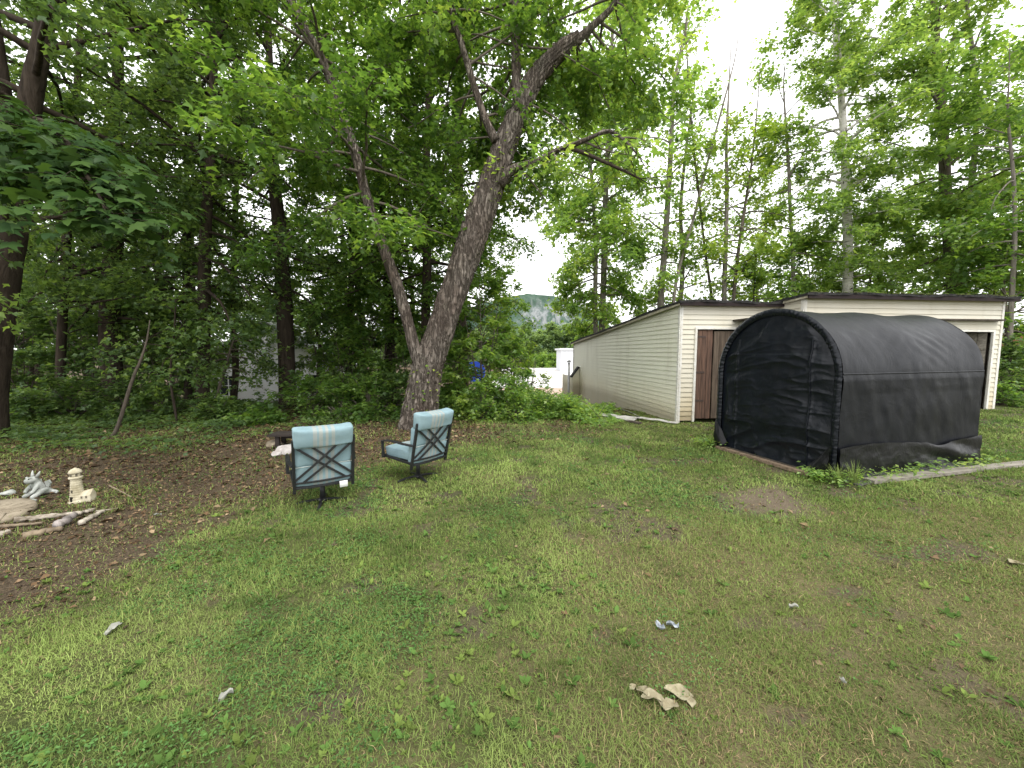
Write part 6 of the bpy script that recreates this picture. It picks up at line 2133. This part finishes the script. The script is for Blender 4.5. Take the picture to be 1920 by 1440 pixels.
# silver car below the bank
def car(label, loc, rz, paint):
    t = thing("parked_car", label, "car", loc, rz)
    prof = [(-2.1, 0.35), (-2.15, 0.75), (-1.95, 0.92), (-1.45, 0.98), (-0.95, 1.38), (-0.3, 1.48), (0.7, 1.44), (1.25, 1.08), (1.95, 0.98), (2.15, 0.75), (2.12, 0.35)]
    m = MB()
    for y, k in ((-0.86, 1), (-0.80, 1.0), (0.80, 1.0), (0.86, 1)):
        inset = 0.97 if abs(y) > 0.83 else 1.0
        m.v.extend([(x * inset, y * (1 - 0.16 * max(0, (z - 0.95) / 0.5)), z) for x, z in prof])
    n = len(prof)
    for r in range(3):
        for i in range(n):
            i2 = (i + 1) % n
            m.f.append((r * n + i, r * n + i2, (r + 1) * n + i2, (r + 1) * n + i))
    m.f.append(tuple(reversed(range(n)))); m.f.append(tuple(range(3 * n, 4 * n)))
    m.build("body", paint, t)
    for sy in (-1, 1):
        m = MB(); y = sy * 0.835
        m.add([(-1.25, y, 1.0), (1.1, y, 1.03), (0.65, y * 0.93, 1.36), (-0.85, y * 0.93, 1.36)], [(0, 1, 2, 3)]); m.build("side_window", GLASS, t)
        for sx in (-1.35, 1.35):
            m = MB(); m.tube([(sx, sy * 0.66, 0.32), (sx, sy * 0.88, 0.32)], 0.32, 18); wl = m.build("wheel", HOLLOW, t)
            m = MB(); m.tube([(sx, sy * 0.86, 0.32), (sx, sy * 0.89, 0.32)], 0.20, 14); m.build("rim", GALV, wl)
    m = MB(); m.add([(1.24, -0.66, 1.10), (1.24, 0.66, 1.10), (0.74, 0.60, 1.43), (0.74, -0.60, 1.43)], [(0, 1, 2, 3)]); m.build("windscreen", GLASS, t)
    return t


SILVER = mat_simple("car_silver", (0.26, 0.28, 0.32), (0.22, 0.24, 0.28), 2, 0.3, 0.5)
cx_ = at(950, 740, 62)
car("silver car parked on the gravel below the bank, mostly behind leaves", (cx_.x, 62, -5.9), math.radians(12), SILVER)

# distant trees behind the parking lot
rr = random.Random(33)
FT = [(878, 205, 16), (905, 210, 20), (935, 198, 21), (962, 200, 17), (985, 206, 20), (1010, 200, 17), (1034, 205, 22), (1060, 208, 21), (1085, 203, 24), (1110, 212, 22), (1135, 205, 20), (700, 205, 19), (740, 200, 18), (790, 205, 20), (835, 210, 18), (640, 205, 18), (580, 200, 18), (520, 205, 17)]
for k, (px, Yd, h) in enumerate(FT):
    x = at(px, 690, Yd).x
    simple_tree("distant_tree", "pale green tree in the line beyond the parking lot", x, Yd, h, 0.35, BARK_GREY,
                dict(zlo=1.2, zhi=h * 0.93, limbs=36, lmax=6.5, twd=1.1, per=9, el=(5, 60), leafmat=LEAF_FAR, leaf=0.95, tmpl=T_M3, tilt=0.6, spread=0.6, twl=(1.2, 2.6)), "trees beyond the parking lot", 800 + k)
HEDGE = [(1000 + 18 * k) for k in range(4)]
for k, px in enumerate(HEDGE):
    x = at(px, 690, 188).x
    simple_tree("hedge_shrub", "darker green shrub on the far edge of the parking lot", x, 188 + k, 5.5, 0.2, BARK_GREY,
                dict(zlo=0.2, zhi=4.6, limbs=24, lmax=3.2, twd=1.6, per=9, el=(5, 60), leafmat=LEAF_BRIGHT, leaf=0.7, tmpl=T_M3, tilt=0.6, spread=0.5, twl=(0.8, 1.6)), "shrubs edging the parking lot", 860 + k)

# ---------------------------------------------------------------- cliff-faced mountain
def mat_mountain():
    m, nt = newmat("mountain_haze")  # haze of the distance is mixed into these bluish base colours
    f = noise(nt, 1.0, 6, 0.65, objvec(nt, (0.006, 0.006, 0.012)), 0.4)
    f2 = noise(nt, 1.0, 5, 0.7, objvec(nt, (0.032, 0.02, 0.007)), 0.5)
    forest = ramp(nt, noise(nt, 1.0, 5, 0.8, objvec(nt, (0.06, 0.06, 0.06))), [(0.3, (0.034, 0.062, 0.050)), (0.7, (0.082, 0.125, 0.088))])
    cliff = ramp(nt, f2, [(0.35, (0.10, 0.12, 0.125)), (0.65, (0.23, 0.24, 0.24))])
    at_ = nd(nt, "ShaderNodeAttribute", attribute_name="cliff")
    k = math_(nt, "MULTIPLY", at_.outputs["Fac"], math_(nt, "MULTIPLY", math_(nt, "SUBTRACT", f2, 0.40), 7.0))
    cl = nd(nt, "ShaderNodeClamp"); nt.links.new(k, cl.inputs[0])
    col = mix(nt, cl.outputs[0], forest, cliff)
    principled(nt, col, 1.0, 0.0, 0, f, 0.6, 8)
    return m


MYD = 2100
mc = at(985, 560, MYD)
nu, nv = 130, 60
V = []; cl_ = []
for j in range(nv + 1):
    for i in range(nu + 1):
        a = i / nu; b = j / nv
        x = -1100 + 1750 * a
        # ridge line: rounded dome that drops steeply on the right
        r_ = np.interp(x, [-1100, -700, -420, -250, -120, -30, 70, 160, 250, 310, 355, 440, 650], [70, 135, 214, 268, 300, 316, 312, 298, 258, 224, 195, 140, 70]) + 8 * float(N1.fbm(x * 0.02, 3, 3)) - 6
        z = -30 + (r_ + 30) * b
        y = MYD - 380 * (1 - b) ** 1.0 + 60 * float(N2.fbm(x * 0.006, b * 3, 3)) + 40 * float(N3.fbm(x * 0.03, b * 8, 2))
        V.append((mc.x + 35 + x, y, z + 6 * float(N4(x * 0.05, b * 9))))
        cl_.append(float(np.clip(1.5 - abs(x - 110) / 150, 0, 1) * np.clip(1.6 - abs(b - 0.62) / 0.22, 0, 1)))
F = [(j * (nu + 1) + i, j * (nu + 1) + i + 1, (j + 1) * (nu + 1) + i + 1, (j + 1) * (nu + 1) + i) for j in range(nv) for i in range(nu)]
mo = np_mesh("mountain", np.array(V), np.array(F), mat_mountain(), None, True, attrs={"cliff": np.array(cl_)})
tag(mo, "hazy wooded mountain with a pale cliff face", None, None, "structure")
print("leaves", NLEAF[0])
